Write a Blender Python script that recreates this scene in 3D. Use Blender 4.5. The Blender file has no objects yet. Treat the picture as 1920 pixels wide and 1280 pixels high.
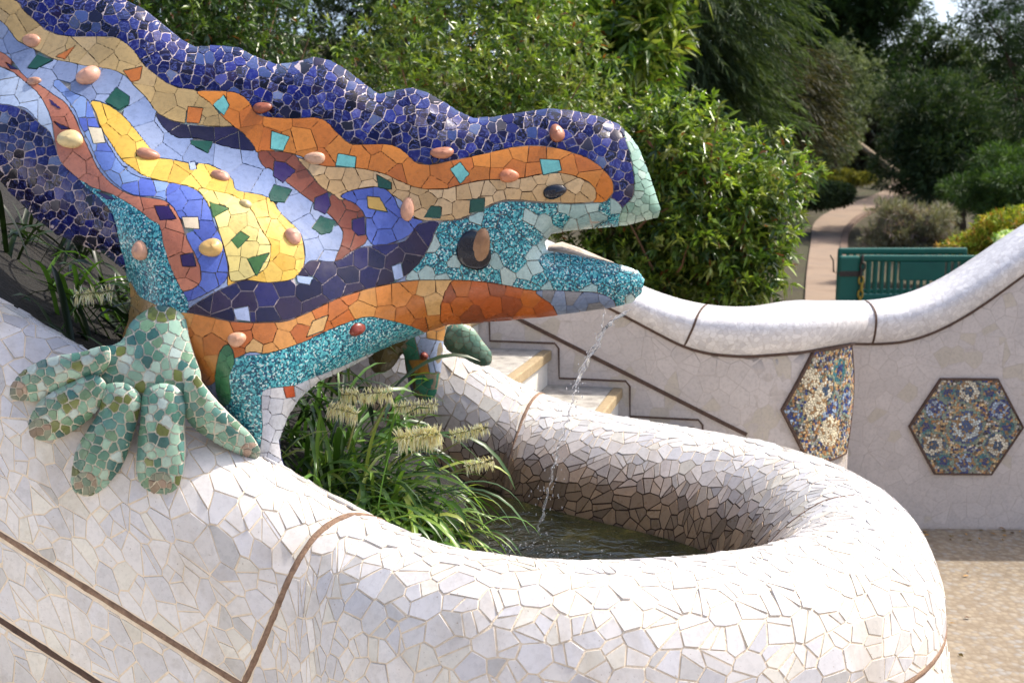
import bpy, bmesh, math, random
import numpy as np
from mathutils import Vector, Matrix, Quaternion
from mathutils.bvhtree import BVHTree
from mathutils.geometry import delaunay_2d_cdt, tessellate_polygon

random.seed(7)
RNG = np.random.default_rng(7)
scene = bpy.context.scene
COL = scene.collection

# ------------------------------------------------------------------ camera
F = 2000.0                       # focal length in pixels of the 1920 px photograph
EYE = 2.0
PITCH = math.atan(310 / F)
CP, SP = math.cos(PITCH), math.sin(PITCH)
cam = bpy.data.cameras.new('camera')
cam.sensor_width = 36.0
cam.sensor_fit = 'HORIZONTAL'
cam.lens = 36.0 * F / 1920.0
cam.clip_start = 0.05
cam.clip_end = 3000
camo = bpy.data.objects.new('camera', cam)
camo.location = (0, 0, EYE)
camo.rotation_euler = (math.pi / 2 - PITCH, 0, 0)
COL.objects.link(camo)
scene.camera = camo
cam.dof.use_dof = True
cam.dof.focus_distance = 2.9
cam.dof.aperture_fstop = 5.6

# ------------------------------------------------------------------ sky and sun
SUN_DIR = Vector((0.70, 0.22, 1.0)).normalized()        # towards the sun
elev = math.asin(SUN_DIR.z)
azim = math.atan2(SUN_DIR.x, SUN_DIR.y)                 # clockwise from +Y
world = bpy.data.worlds.new('World')
scene.world = world
world.use_nodes = True
nt = world.node_tree
nt.nodes.clear()
sky = nt.nodes.new('ShaderNodeTexSky')
sky.sky_type = 'NISHITA'
sky.sun_disc = False
sky.sun_elevation = elev
sky.sun_rotation = azim
sky.air_density = 0.8
sky.dust_density = 3.5
sky.ozone_density = 0.6
bg = nt.nodes.new('ShaderNodeBackground')
bg.inputs['Strength'].default_value = 0.15
wo = nt.nodes.new('ShaderNodeOutputWorld')
nt.links.new(sky.outputs[0], bg.inputs[0])
nt.links.new(bg.outputs[0], wo.inputs[0])
sun = bpy.data.lights.new('sun', 'SUN')
sun.energy = 2.75
sun.angle = math.radians(0.53)
sun.color = (1.0, 0.93, 0.82)
suno = bpy.data.objects.new('sun', sun)
suno.rotation_euler = (-SUN_DIR).to_track_quat('-Z', 'Y').to_euler()
suno.location = SUN_DIR * 40
COL.objects.link(suno)
scene.view_settings.view_transform = 'Standard'
scene.view_settings.look = 'None'
scene.view_settings.exposure = 1.06
scene.view_settings.gamma = 1.0
scene.view_settings.use_curve_mapping = False
scene.cycles.max_bounces = 8
scene.cycles.transparent_max_bounces = 8

# ------------------------------------------------------------------ pixel helpers
def ray(px, py):
    a = (px - 960) / F
    b = (640 - py) / F
    return a, CP + b * SP, -SP + b * CP

def at_y(px, py, Y):
    d = ray(px, py)
    k = Y / d[1]
    return Vector((d[0] * k, Y, EYE + d[2] * k))

def at_z(px, py, z):
    d = ray(px, py)
    k = (z - EYE) / d[2]
    return Vector((d[0] * k, d[1] * k, z))

def at_plane(px, py, p0, n):
    d = Vector(ray(px, py))
    o = Vector((0, 0, EYE))
    k = (Vector(p0) - o).dot(n) / d.dot(n)
    return o + d * k

# ------------------------------------------------------------------ object helpers
def link(o, parent=None):
    COL.objects.link(o)
    if parent is not None:
        o.parent = parent
    return o

def mesh_obj(name, verts, faces, mat=None, parent=None, col=None, smooth=False, kind=None, normals=None):
    me = bpy.data.meshes.new(name)
    v = np.asarray(verts, dtype=np.float32).reshape(-1, 3)
    if isinstance(faces, np.ndarray):
        nf, k = faces.shape
        me.vertices.add(len(v))
        me.vertices.foreach_set('co', v.ravel())
        me.loops.add(nf * k)
        me.loops.foreach_set('vertex_index', faces.astype(np.int32).ravel())
        me.polygons.add(nf)
        me.polygons.foreach_set('loop_start', np.arange(0, nf * k, k, dtype=np.int32))
        me.update(calc_edges=True)
    else:
        me.from_pydata([tuple(map(float, p)) for p in v], [], faces)
    if col is not None:
        ca = me.color_attributes.new('Col', 'FLOAT_COLOR', 'POINT')
        c = np.ones((len(v), 4), dtype=np.float32)
        c[:, :3] = np.asarray(col, dtype=np.float32)
        ca.data.foreach_set('color', c.ravel())
    if smooth is True:
        me.polygons.foreach_set('use_smooth', np.ones(len(me.polygons), dtype=bool))
    elif smooth is not False and smooth is not None:
        me.polygons.foreach_set('use_smooth', np.asarray(smooth, dtype=bool))
    me.update()
    if normals is not None:
        me.normals_split_custom_set_from_vertices([tuple(map(float, q)) for q in normals])
    if mat is not None:
        for m in (mat if isinstance(mat, (list, tuple)) else [mat]):
            me.materials.append(m)
    o = bpy.data.objects.new(name, me)
    link(o, parent)
    if kind:
        o['kind'] = kind
    return o

def empty(name, loc=(0, 0, 0)):
    o = bpy.data.objects.new(name, None)
    o.location = loc
    o.empty_display_size = 0.1
    return link(o)

def tag(o, label, cat, group=None, kind=None):
    if label: o['label'] = label
    if cat: o['category'] = cat
    if group: o['group'] = group
    if kind: o['kind'] = kind
    return o

def lin(r, g, b):
    def f(c):
        c /= 255.0
        return c / 12.92 if c <= 0.04045 else ((c + 0.055) / 1.055) ** 2.4
    return (f(r), f(g), f(b))

def put(o, parent, matrix=None):
    """parent to an Empty that stands at its own base, keeping world coordinates"""
    o.parent = parent
    o.matrix_parent_inverse = parent.matrix_world.inverted() if matrix is None else matrix
    return o

# ------------------------------------------------------------------ materials
class NT:
    def __init__(s, name):
        s.m = bpy.data.materials.new(name)
        s.m.use_nodes = True
        s.t = s.m.node_tree
        s.b = s.t.nodes['Principled BSDF']
        s.out = s.t.nodes['Material Output']
    def n(s, typ, **kw):
        nd = s.t.nodes.new(typ)
        for k, v in kw.items():
            setattr(nd, k, v)
        return nd
    def l(s, a, b):
        s.t.links.new(a, b)
    def attr(s):
        a = s.n('ShaderNodeAttribute')
        a.attribute_name = 'Col'
        return a.outputs['Color']
    def pos(s):
        return s.n('ShaderNodeNewGeometry').outputs['Position']
    def noise(s, vec, scale, detail=3, rough=0.55, dist=0.0):
        nd = s.n('ShaderNodeTexNoise')
        nd.inputs['Scale'].default_value = scale
        nd.inputs['Detail'].default_value = detail
        nd.inputs['Roughness'].default_value = rough
        nd.inputs['Distortion'].default_value = dist
        s.l(vec, nd.inputs['Vector'])
        return nd.outputs['Fac']
    def voro(s, vec, scale, feature='F1', out='Distance', rnd=1.0):
        nd = s.n('ShaderNodeTexVoronoi', feature=feature)
        nd.inputs['Scale'].default_value = scale
        nd.inputs['Randomness'].default_value = rnd
        s.l(vec, nd.inputs['Vector'])
        return nd.outputs[out]
    def ramp(s, fac, stops, interp='LINEAR'):
        r = s.n('ShaderNodeValToRGB')
        r.color_ramp.interpolation = interp
        e = r.color_ramp.elements
        while len(e) < len(stops):
            e.new(0.5)
        for i, (p, c) in enumerate(stops):
            e[i].position = p
            e[i].color = (c[0], c[1], c[2], 1) if not isinstance(c, (int, float)) else (c, c, c, 1)
        s.l(fac, r.inputs[0])
        return r.outputs[0]
    def mix(s, fac, a, b, mode='MIX'):
        m = s.n('ShaderNodeMix', data_type='RGBA', blend_type=mode)
        for v, k in ((fac, 0), (a, 6), (b, 7)):
            if isinstance(v, (int, float)):
                m.inputs[k].default_value = v if k == 0 else (v, v, v, 1)
            elif isinstance(v, tuple):
                m.inputs[k].default_value = (*v, 1)
            else:
                s.l(v, m.inputs[k])
        return m.outputs[2]
    def math(s, op, a, b=None):
        m = s.n('ShaderNodeMath', operation=op)
        for i, v in enumerate((a, b)):
            if v is None: continue
            if isinstance(v, (int, float)): m.inputs[i].default_value = v
            else: s.l(v, m.inputs[i])
        return m.outputs[0]
    def bump(s, h, strength=0.3, dist=0.01, normal=None):
        b = s.n('ShaderNodeBump')
        b.inputs['Strength'].default_value = strength
        b.inputs['Distance'].default_value = dist
        s.l(h, b.inputs['Height'])
        if normal is not None: s.l(normal, b.inputs['Normal'])
        s.l(b.outputs[0], s.b.inputs['Normal'])
        return b.outputs[0]
    def base(s, c):
        if isinstance(c, tuple): s.b.inputs['Base Color'].default_value = (*c, 1)
        else: s.l(c, s.b.inputs['Base Color'])
    def rough(s, v):
        if isinstance(v, (int, float)): s.b.inputs['Roughness'].default_value = v
        else: s.l(v, s.b.inputs['Roughness'])

M = {}
def mat_glaze(name, rough, grime=0.25, bump=0.12, specks=False):
    t = NT(name)
    p = t.pos()
    c = t.attr()
    n1 = t.noise(p, 9, 4)
    n2 = t.noise(p, 70, 4, 0.65)
    c = t.mix(0.5, c, t.ramp(n1, [(0.3, 0.82), (0.7, 1.0)]), 'MULTIPLY')
    c = t.mix(grime, c, t.ramp(n2, [(0.36, 0.55), (0.52, 1.0)]), 'MULTIPLY')
    if specks:
        c = t.mix(t.ramp(t.noise(p, 130, 2, 0.5), [(0.70, 0.0), (0.76, 0.55)]), c, lin(120, 96, 72))
        c = t.mix(0.8, c, t.ramp(t.noise(p, 3.2, 6, 0.7, 0.6), [(0.36, (0.80, 0.76, 0.70)), (0.52, (1, 1, 1))]), 'MULTIPLY')
    t.base(c)
    t.rough(t.ramp(t.noise(p, 30, 3), [(0.3, rough), (0.75, rough + 0.22)]))
    t.bump(t.noise(p, 55, 3), bump, 0.004)
    M[name] = t.m
mat_glaze('glazed_tile', 0.22, 0.35)
mat_glaze('white_tile', 0.22, 0.22, 0.06, True)
mat_glaze('wall_tile', 0.42, 0.3, 0.08)
mat_glaze('pebble_stone', 0.3, 0.3, 0.25)

t = NT('marbled_tile')
p = t.pos()
w = t.noise(p, 34, 3, 0.6, 2.2)
st = t.ramp(w, [(0.50, 0.0), (0.56, 0.35), (0.585, 0.9), (0.62, 0.1), (0.7, 0.0)])
c = t.mix(st, t.attr(), lin(70, 80, 140))
t.base(c)
t.rough(t.ramp(t.noise(p, 24, 3), [(0.3, 0.1), (0.75, 0.3)]))
t.bump(t.noise(p, 60, 3), 0.2, 0.004)
t.b.inputs['Specular IOR Level'].default_value = 0.28
M['marbled_tile'] = t.m

t = NT('speckled_tile')
p = t.pos()
v = t.voro(p, 230, 'F1', 'Color')
sx = t.n('ShaderNodeSeparateColor'); t.l(v, sx.inputs[0])
spk = t.ramp(sx.outputs[0], [(0.0, lin(16, 84, 104)), (0.30, lin(40, 140, 155)), (0.52, lin(96, 190, 198)), (0.82, lin(198, 226, 224)), (0.93, lin(30, 70, 110))], 'CONSTANT')
c = t.mix(1.0, spk, (0.8, 0.8, 0.8), 'MULTIPLY')
t.base(c)
t.rough(0.3)
t.bump(t.noise(p, 200, 2), 0.25, 0.003)
M['speckled_tile'] = t.m

t = NT('grout')
p = t.pos()
c = t.mix(0.6, t.attr(), t.ramp(t.noise(p, 26, 5, 0.7), [(0.3, 0.55), (0.65, 1.0)]), 'MULTIPLY')
t.base(c)
t.rough(0.9)
t.bump(t.noise(p, 120, 4, 0.7), 0.6, 0.006)
M['grout'] = t.m

t = NT('blue_mosaic_back')
p = t.pos()
e = t.voro(p, 26, 'DISTANCE_TO_EDGE')
cc = t.voro(p, 26, 'F1', 'Color')
sc = t.n('ShaderNodeSeparateColor'); t.l(cc, sc.inputs[0])
c = t.ramp(sc.outputs[0], [(0, lin(30, 30, 90)), (0.5, lin(45, 50, 130)), (0.8, lin(90, 110, 180))], 'CONSTANT')
c = t.mix(t.ramp(e, [(0.03, 1.0), (0.06, 0.0)]), c, lin(190, 180, 175))
t.base(c); t.rough(0.25)
t.bump(t.ramp(e, [(0.02, 0.0), (0.08, 1.0)]), 0.5, 0.005)
M['blue_mosaic_back'] = t.m

def mat_rust(name, a, b):
    t = NT(name)
    p = t.pos()
    n = t.noise(p, 45, 5, 0.7)
    c = t.ramp(n, [(0.3, a), (0.6, b), (0.75, tuple(x * 0.5 for x in a))])
    t.base(c); t.rough(0.85)
    t.bump(t.noise(p, 160, 4, 0.7), 0.8, 0.006)
    M[name] = t.m
mat_rust('joint_mortar', lin(108, 84, 68), lin(150, 122, 100))
mat_rust('joint_dark', lin(66, 50, 42), lin(96, 74, 62))

# cap of the garden wall: tiny white tesserae
t = NT('fine_white_mosaic')
p = t.pos()
e = t.voro(p, 38, 'DISTANCE_TO_EDGE')
cc = t.voro(p, 38, 'F1', 'Color')
sc = t.n('ShaderNodeSeparateColor'); t.l(cc, sc.inputs[0])
c = t.ramp(sc.outputs[0], [(0, lin(205, 203, 205)), (1, lin(232, 230, 230))])
c = t.mix(t.ramp(e, [(0.02, 0.42), (0.07, 0.0)]), c, lin(180, 172, 168))
c = t.mix(0.6, c, t.ramp(t.noise(p, 2.2, 5, 0.65), [(0.35, 0.78), (0.6, 1.0)]), 'MULTIPLY')
t.base(c); t.rough(0.3)
nn = t.bump(t.ramp(e, [(0.0, 0.0), (0.09, 1.0)]), 0.25, 0.003)
M['fine_white_mosaic'] = t.m

t = NT('sandy_ground')
p = t.pos()
v1 = t.voro(p, 34, 'F1', 'Distance')
vc = t.voro(p, 34, 'F1', 'Color')
sc = t.n('ShaderNodeSeparateColor'); t.l(vc, sc.inputs[0])
c = t.ramp(sc.outputs[0], [(0, lin(160, 142, 120)), (0.6, lin(186, 168, 142)), (1, lin(176, 168, 158))])
c = t.mix(t.ramp(v1, [(0.35, 0.0), (0.7, 0.6)]), c, lin(150, 130, 106))
c = t.mix(1.0, c, (0.62, 0.645, 0.67), 'MULTIPLY')
c = t.mix(0.7, c, t.ramp(t.noise(p, 1.6, 5, 0.6), [(0.3, 0.78), (0.7, 1.0)]), 'MULTIPLY')
t.base(c); t.rough(0.9)
t.bump(t.math('SUBTRACT', 1.0, v1), 0.4, 0.009)
M['sandy_ground'] = t.m

def mat_simple(name, cols, scale, rough, bump=0.3, dist=0.01, bscale=None):
    t = NT(name)
    p = t.pos()
    n = t.noise(p, scale, 5, 0.65)
    k = len(cols)
    t.base(t.ramp(n, [(0.28 + 0.44 * i / max(1, k - 1), c) for i, c in enumerate(cols)]))
    t.rough(rough)
    t.bump(t.noise(p, bscale or scale * 6, 4, 0.65), bump, dist)
    M[name] = t.m
mat_simple('garden_soil', [lin(48, 42, 28), lin(64, 58, 36), lin(54, 62, 32)], 1.3, 0.95, 0.8, 0.05, 9)
mat_simple('wet_soil', [lin(12, 10, 7), lin(22, 18, 12)], 6, 0.85, 0.8, 0.03, 30)
mat_simple('path_dirt', [lin(116, 98, 82), lin(140, 121, 103), lin(126, 110, 96)], 0.9, 0.95, 0.4, 0.02, 12)
mat_simple('edging_stone', [lin(84, 66, 54), lin(118, 96, 80)], 4, 0.9, 0.6, 0.02)
mat_simple('tread_stone', [lin(118, 114, 108), lin(160, 156, 148), lin(186, 182, 174)], 14, 0.75, 0.5, 0.01)
mat_simple('nosing_stone', [lin(146, 126, 94), lin(168, 150, 118)], 22, 0.8, 0.5, 0.008)
mat_simple('riser_plaster', [lin(214, 210, 200), lin(232, 228, 218)], 6, 0.5, 0.2, 0.005)
mat_simple('bark', [lin(52, 40, 30), lin(86, 68, 52)], 8, 0.9, 0.9, 0.03)
mat_simple('twig_bark', [lin(96, 68, 48), lin(138, 104, 78)], 12, 0.8, 0.5, 0.01)
mat_simple('green_plastic', [lin(4, 86, 74), lin(8, 100, 86)], 3, 0.4, 0.1, 0.003)
mat_simple('dark_metal', [lin(40, 34, 30), lin(70, 58, 48)], 20, 0.6, 0.3, 0.003)
mat_simple('yellow_tag', [lin(150, 120, 30), lin(190, 160, 60)], 30, 0.6, 0.3, 0.003)
mat_simple('pale_wood', [lin(112, 94, 70), lin(140, 126, 106)], 3, 0.8, 0.3, 0.01)
mat_simple('mouth_lining', [lin(120, 98, 78), lin(176, 164, 146), lin(196, 188, 172)], 18, 0.6, 0.3, 0.006)
mat_simple('black_glass', [(0.004, 0.006, 0.012), (0.012, 0.016, 0.03)], 20, 0.08, 0.1, 0.003)
mat_simple('brown_shell', [lin(120, 84, 56), lin(158, 122, 90)], 25, 0.3, 0.2, 0.004)
mat_simple('jaw_underside', [lin(92, 74, 46), lin(126, 104, 64)], 14, 0.9, 0.6, 0.01)

def mat_leaf(name, rough=0.38, trans=0.25, spec=0.5):
    t = NT(name)
    c = t.attr()
    t.base(c); t.rough(rough)
    t.b.inputs['Specular IOR Level'].default_value = spec
    tr = t.n('ShaderNodeBsdfTranslucent')
    t.l(t.mix(1.0, c, (1.5, 1.6, 0.7), 'MULTIPLY'), tr.inputs['Color'])
    mx = t.n('ShaderNodeMixShader')
    mx.inputs[0].default_value = trans
    t.l(t.b.outputs[0], mx.inputs[1]); t.l(tr.outputs[0], mx.inputs[2])
    t.l(mx.outputs[0], t.out.inputs['Surface'])
    M[name] = t.m
mat_leaf('glossy_leaf', 0.3, 0.22)
mat_leaf('matte_leaf', 0.6, 0.2, 0.3)
mat_leaf('strap_leaf', 0.35, 0.3)
mat_leaf('flower_fibre', 0.7, 0.3, 0.2)

t = NT('pool_water')
p = t.pos()
t.base(t.ramp(t.noise(p, 5, 4, 0.6, 0.8), [(0.35, (0.004, 0.005, 0.002)), (0.6, (0.012, 0.013, 0.004)), (0.72, (0.04, 0.036, 0.01))]))
t.rough(0.04)
t.b.inputs['IOR'].default_value = 1.33
n1 = t.noise(p, 16, 3, 0.55, 0.6)
t.bump(n1, 0.35, 0.03)
M['pool_water'] = t.m

t = NT('clear_water')
t.base((0.95, 0.97, 1.0)); t.rough(0.03)
t.b.inputs['Transmission Weight'].default_value = 0.88
t.b.inputs['IOR'].default_value = 1.33
M['clear_water'] = t.m

# ------------------------------------------------------------------ mosaic helpers
def clip_half(poly, nx, ny, c):
    """keep the side where nx*x + ny*y <= c"""
    out = []
    n = len(poly)
    for i in range(n):
        ax, ay = poly[i]
        bx, by = poly[(i + 1) % n]
        da = nx * ax + ny * ay - c
        db = nx * bx + ny * by - c
        if da <= 0:
            out.append((ax, ay))
        if (da < 0 < db) or (db < 0 < da):
            k = da / (da - db)
            out.append((ax + (bx - ax) * k, ay + (by - ay) * k))
    return out

def poly_area(p):
    return 0.5 * sum(p[i][0] * p[(i + 1) % len(p)][1] - p[(i + 1) % len(p)][0] * p[i][1] for i in range(len(p)))

def dedupe(p, eps):
    out = []
    for q in p:
        if not out or math.hypot(q[0] - out[-1][0], q[1] - out[-1][1]) > eps:
            out.append(q)
    if len(out) > 1 and math.hypot(out[0][0] - out[-1][0], out[0][1] - out[-1][1]) <= eps:
        out.pop()
    return out

def voronoi_cells(domain, d, gap, rng, split=0.2, jitter=0.42, stagger=True):
    """domain: convex CCW polygon in metres; returns convex polygons with a gap between them"""
    xs = [q[0] for q in domain]; ys = [q[1] for q in domain]
    x0, x1, y0, y1 = min(xs), max(xs), min(ys), max(ys)
    nx = max(1, int(math.ceil((x1 - x0) / d))) + 2
    ny = max(1, int(math.ceil((y1 - y0) / d))) + 2
    seeds = {}
    for i in range(-1, nx):
        for j in range(-1, ny):
            off = 0.5 * (j % 2) if stagger else 0
            seeds[(i, j)] = (x0 + (i + 0.5 + off + rng.uniform(-jitter, jitter)) * d, y0 + (j + 0.5 + rng.uniform(-jitter, jitter)) * d)
    planes = []
    n = len(domain)
    for i in range(n):
        ax, ay = domain[i]; bx, by = domain[(i + 1) % n]
        ex, ey = bx - ax, by - ay
        L = math.hypot(ex, ey)
        if L < 1e-9: continue
        nxx, nyy = ey / L, -ex / L
        planes.append((nxx, nyy, nxx * ax + nyy * ay))
    res = []
    for (i, j), (sx, sy) in seeds.items():
        if any(a * sx + b * sy - c > d for a, b, c in planes):
            continue
        poly = [(sx - 2 * d, sy - 2 * d), (sx + 2 * d, sy - 2 * d), (sx + 2 * d, sy + 2 * d), (sx - 2 * d, sy + 2 * d)]
        nb = []
        for a in range(-3, 4):
            for b in range(-3, 4):
                if (a or b) and (i + a, j + b) in seeds:
                    q = seeds[(i + a, j + b)]
                    dd = math.hypot(q[0] - sx, q[1] - sy)
                    if dd < 3.2 * d:
                        nb.append((dd, q))
        nb.sort()
        for dd, q in nb:
            ux, uy = (q[0] - sx) / dd, (q[1] - sy) / dd
            poly = clip_half(poly, ux, uy, ux * sx + uy * sy + dd / 2 - gap * rng.uniform(0.35, 0.65))
            if len(poly) < 3: break
        if len(poly) < 3: continue
        for a, b, c in planes:
            poly = clip_half(poly, a, b, c - gap * 0.5)
            if len(poly) < 3: break
        if len(poly) < 3: continue
        pieces = [poly]
        if rng.random() < split:
            cx = sum(q[0] for q in poly) / len(poly); cy = sum(q[1] for q in poly) / len(poly)
            a = rng.uniform(0, math.pi)
            ux, uy = math.cos(a), math.sin(a)
            c = ux * cx + uy * cy + rng.uniform(-0.1, 0.1) * d
            pieces = [clip_half(poly, ux, uy, c - gap * 0.45), clip_half(poly, -ux, -uy, -c - gap * 0.45)]
        for q in pieces:
            q = dedupe(q, d * 0.07)
            if len(q) >= 3 and abs(poly_area(q)) > 0.02 * d * d:
                res.append(q)
    return res

def tile_geom(P, N, C, NC, h, bev, base=0.004, star=True, poly2=None):
    """P, N: boundary points and normals; C, NC: centre. Returns verts, faces, smooth flags"""
    n = len(P)
    verts = []
    for i in range(n): verts.append(P[i] - N[i] * base)
    for i in range(n): verts.append(P[i] + N[i] * (h - bev * 0.6))
    for i in range(n):
        d = C - P[i]
        L = np.linalg.norm(d) + 1e-9
        verts.append(P[i] + d * min(0.4, bev / L) + N[i] * h)
    faces, sm = [], []
    for i in range(n):
        j = (i + 1) % n
        faces.append((i, j, n + j, n + i)); sm.append(False)
        faces.append((n + i, n + j, 2 * n + j, 2 * n + i)); sm.append(False)
    if star:
        verts.append(C + NC * h)
        for i in range(n):
            faces.append((2 * n + i, 2 * n + (i + 1) % n, 3 * n)); sm.append(True)
    else:
        for tri in tessellate_polygon([[Vector((q[0], q[1], 0)) for q in poly2]]):
            a, b, c = tri
            ar = (poly2[b][0] - poly2[a][0]) * (poly2[c][1] - poly2[a][1]) - (poly2[c][0] - poly2[a][0]) * (poly2[b][1] - poly2[a][1])
            faces.append((2 * n + a, 2 * n + b, 2 * n + c) if ar > 0 else (2 * n + a, 2 * n + c, 2 * n + b)); sm.append(True)
    return verts, faces, sm

class Tiles:
    """collects tiles; the largest in view become objects of their own, the rest one part of kind stuff"""
    def __init__(s): s.items = []
    def add(s, geom, color, mat, score, normals=None):
        s.items.append((score, geom, color, mat, normals))
    def build(s, parent, name='tile', limit=300, frac_min=0.0):
        s.items.sort(key=lambda q: -q[0])
        for sc, (v, f, sm), c, m, nr in s.items[:limit]:
            mesh_obj(name, v, f, M[m], parent, np.tile(c, (len(v), 1)), sm, normals=nr)
        rest = {}
        for sc, g, c, m, nr in s.items[limit:]:
            rest.setdefault((m, nr is not None), []).append((g, c, nr))
        for (m, hasn), lst in rest.items():
            V, Fc, S, C, NR = [], [], [], [], []
            for (v, f, sm), c, nr in lst:
                o = len(V)
                if hasn: NR.extend(nr)
                V.extend(v); Fc.extend([tuple(a + o for a in q) for q in f]); S.extend(sm)
                C.extend([c] * len(v))
            mesh_obj('small_tiles', V, Fc, M[m], parent, np.array(C), S, kind='stuff', normals=NR if hasn else None)

def screen(p):
    X, Y, z = p[0], p[1], p[2]
    d = Y * CP + (EYE - z) * SP
    yc = Y * SP - (EYE - z) * CP
    return 960 + F * X / d, 640 - F * yc / d, d

def in_view_score(P, NC):
    """roughly the pixels a tile covers in the photograph, 0 when out of frame or turned away"""
    q = [screen(p) for p in P]
    if any(a[2] < 0.2 for a in q): return 0
    a = abs(poly_area([(b[0], b[1]) for b in q]))
    cx = sum(b[0] for b in q) / len(q); cy = sum(b[1] for b in q) / len(q)
    if not (-30 < cx < 1950 and -30 < cy < 1310): return 0
    c = np.mean(np.array(P), axis=0)
    v = np.array([0, 0, EYE]) - c
    if np.dot(v, NC) < 0: return 0
    return a

# ================================================================== SETTING
# ground sheet (reaches the horizon)
g = mesh_obj('ground', [(-900, -300, 0), (900, -300, 0), (900, 1500, 0), (-900, 1500, 0)], [(0, 1, 2, 3)], M['sandy_ground'])
tag(g, 'pale sandy paved ground at the foot of the steps', 'ground', kind='structure')

def hill_z(x, y):
    return 0.02 + max(0.0, y - 21.0) * 0.085 + max(0.0, y - 44) * 0.12 + max(0.0, -x - 2) * 0.16 * min(1.0, max(0.0, (y - 6.6) / 3.0)) * 0.8

xs = np.linspace(-70, 80, 76); ys = np.concatenate([[6.62, 7.2], np.linspace(8, 21, 10), np.linspace(22, 44, 18), np.linspace(46, 90, 24)])
V = [(x, y, hill_z(x, y)) for y in ys for x in xs]
Fc = []
nx = len(xs)
for j in range(len(ys) - 1):
    for i in range(nx - 1):
        a = j * nx + i
        Fc.append((a, a + 1, a + nx + 1, a + nx))
o = mesh_obj('garden_hillside', V, Fc, M['garden_soil'], smooth=True)
tag(o, 'planted garden hillside rising behind the white wall', 'hillside', kind='structure')

# path behind the wall
def hz(px, py):
    """point of the garden terrain seen at a pixel"""
    lo, hi = 6.7, 89.0
    best = None
    for k in range(900):
        Y = lo + (hi - lo) * k / 899.0
        p = at_y(px, py, Y)
        if p.z <= hill_z(p.x, Y):
            return Vector((p.x, Y, hill_z(p.x, Y)))
        best = p
    return best
path_l = [(1500, 640), (1508, 580), (1512, 520), (1520, 460), (1528, 420), (1570, 392), (1630, 372), (1668, 352), (1672, 335)]
path_r = [(1640, 640), (1604, 580), (1592, 520), (1583, 480), (1586, 440), (1610, 412), (1662, 386), (1704, 362), (1700, 338)]
def terr_strip(name, L, R, mat, lift, label, cat):
    V, Fc = [], []
    n = len(L)
    for a, b in zip(L, R):
        for k in range(5):
            q = a.lerp(b, k / 4)
            V.append((q.x, q.y, hill_z(q.x, q.y) + lift))
    for i in range(n - 1):
        for k in range(4):
            a = i * 5 + k
            Fc.append((a, a + 1, a + 6, a + 5))
    o = mesh_obj(name, V, Fc, mat, smooth=True)
    return tag(o, label, cat, kind='structure')
def densify(P, m=6):
    out = []
    n = len(P)
    for i in range(n - 1):
        p0, p1, p2, p3 = P[max(0, i - 1)], P[i], P[i + 1], P[min(n - 1, i + 2)]
        for k in range(m):
            u = k / m
            out.append(0.5 * ((2 * p1) + (p2 - p0) * u + (2 * p0 - 5 * p1 + 4 * p2 - p3) * u * u + (3 * p1 - p0 - 3 * p2 + p3) * u ** 3))
    out.append(P[-1].copy())
    return out
PL = [hz(q.x, q.y) for q in densify([Vector((*q, 0)) for q in path_l])]; PR = [hz(q.x, q.y) for q in densify([Vector((*q, 0)) for q in path_r])]
terr_strip('garden_path', PL, PR, M['path_dirt'], 0.05, 'dirt garden path winding uphill behind the wall', 'path')

def kerb(name, pts, w, h, mat, label, cat):
    V, Fc = [], []
    for i, q in enumerate(pts):
        a = pts[max(0, i - 1)]; b = pts[min(len(pts) - 1, i + 1)]
        d = Vector((b.x - a.x, b.y - a.y, 0)).normalized()
        s = Vector((d.y, -d.x, 0)) * w * 0.5
        z = hill_z(q.x, q.y)
        for sx, hh in ((-1, -0.05), (-1, h), (1, h), (1, -0.05)):
            V.append((q.x + s.x * sx, q.y + s.y * sx, z + hh + (random.uniform(-.01, .01) if hh > 0 else 0)))
    for i in range(len(pts) - 1):
        for k in range(3):
            a = i * 4 + k
            Fc.append((a, a + 1, a + 5, a + 4))
    o = mesh_obj(name, V, Fc, mat)
    return tag(o, label, cat)
kerb('path_kerb', PR, 0.16, 0.09, M['edging_stone'], 'low brown stone kerb along the right side of the path', 'kerb')['kind'] = 'structure'

# ================================================================== FOUNTAIN BASIN
UD = Vector((-0.97, 0.243, 0)).normalized()             # uphill direction of the stairs
crest = []
A0 = Vector((-0.40, 2.705, 1.115)); B0 = Vector((0.13, 4.28, 1.10))
for k in (3.2, 2.6, 2.0, 1.5, 1.1, 0.8, 0.5, 0.25):
    crest.append(A0 + UD * k + Vector((0, 0, 0.5 * k)))
crest.append(A0)
for q in [(-0.21, 2.555, 1.08), (0.06, 2.455, 1.075), (0.36, 2.462, 1.075), (0.67, 2.55, 1.075), (0.91, 2.75, 1.075), (1.025, 3.04, 1.07), (1.005, 3.35, 1.075), (0.835, 3.645, 1.08), (0.515, 3.915, 1.08), (0.29, 4.11, 1.08)]:
    crest.append(Vector(q))
crest.append(B0)
for k in (0.25, 0.5, 0.8, 1.2, 1.8, 2.6):
    crest.append(B0 + UD * k + Vector((0, 0, 0.5 * k)))
cd = densify(crest, 14)
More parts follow.
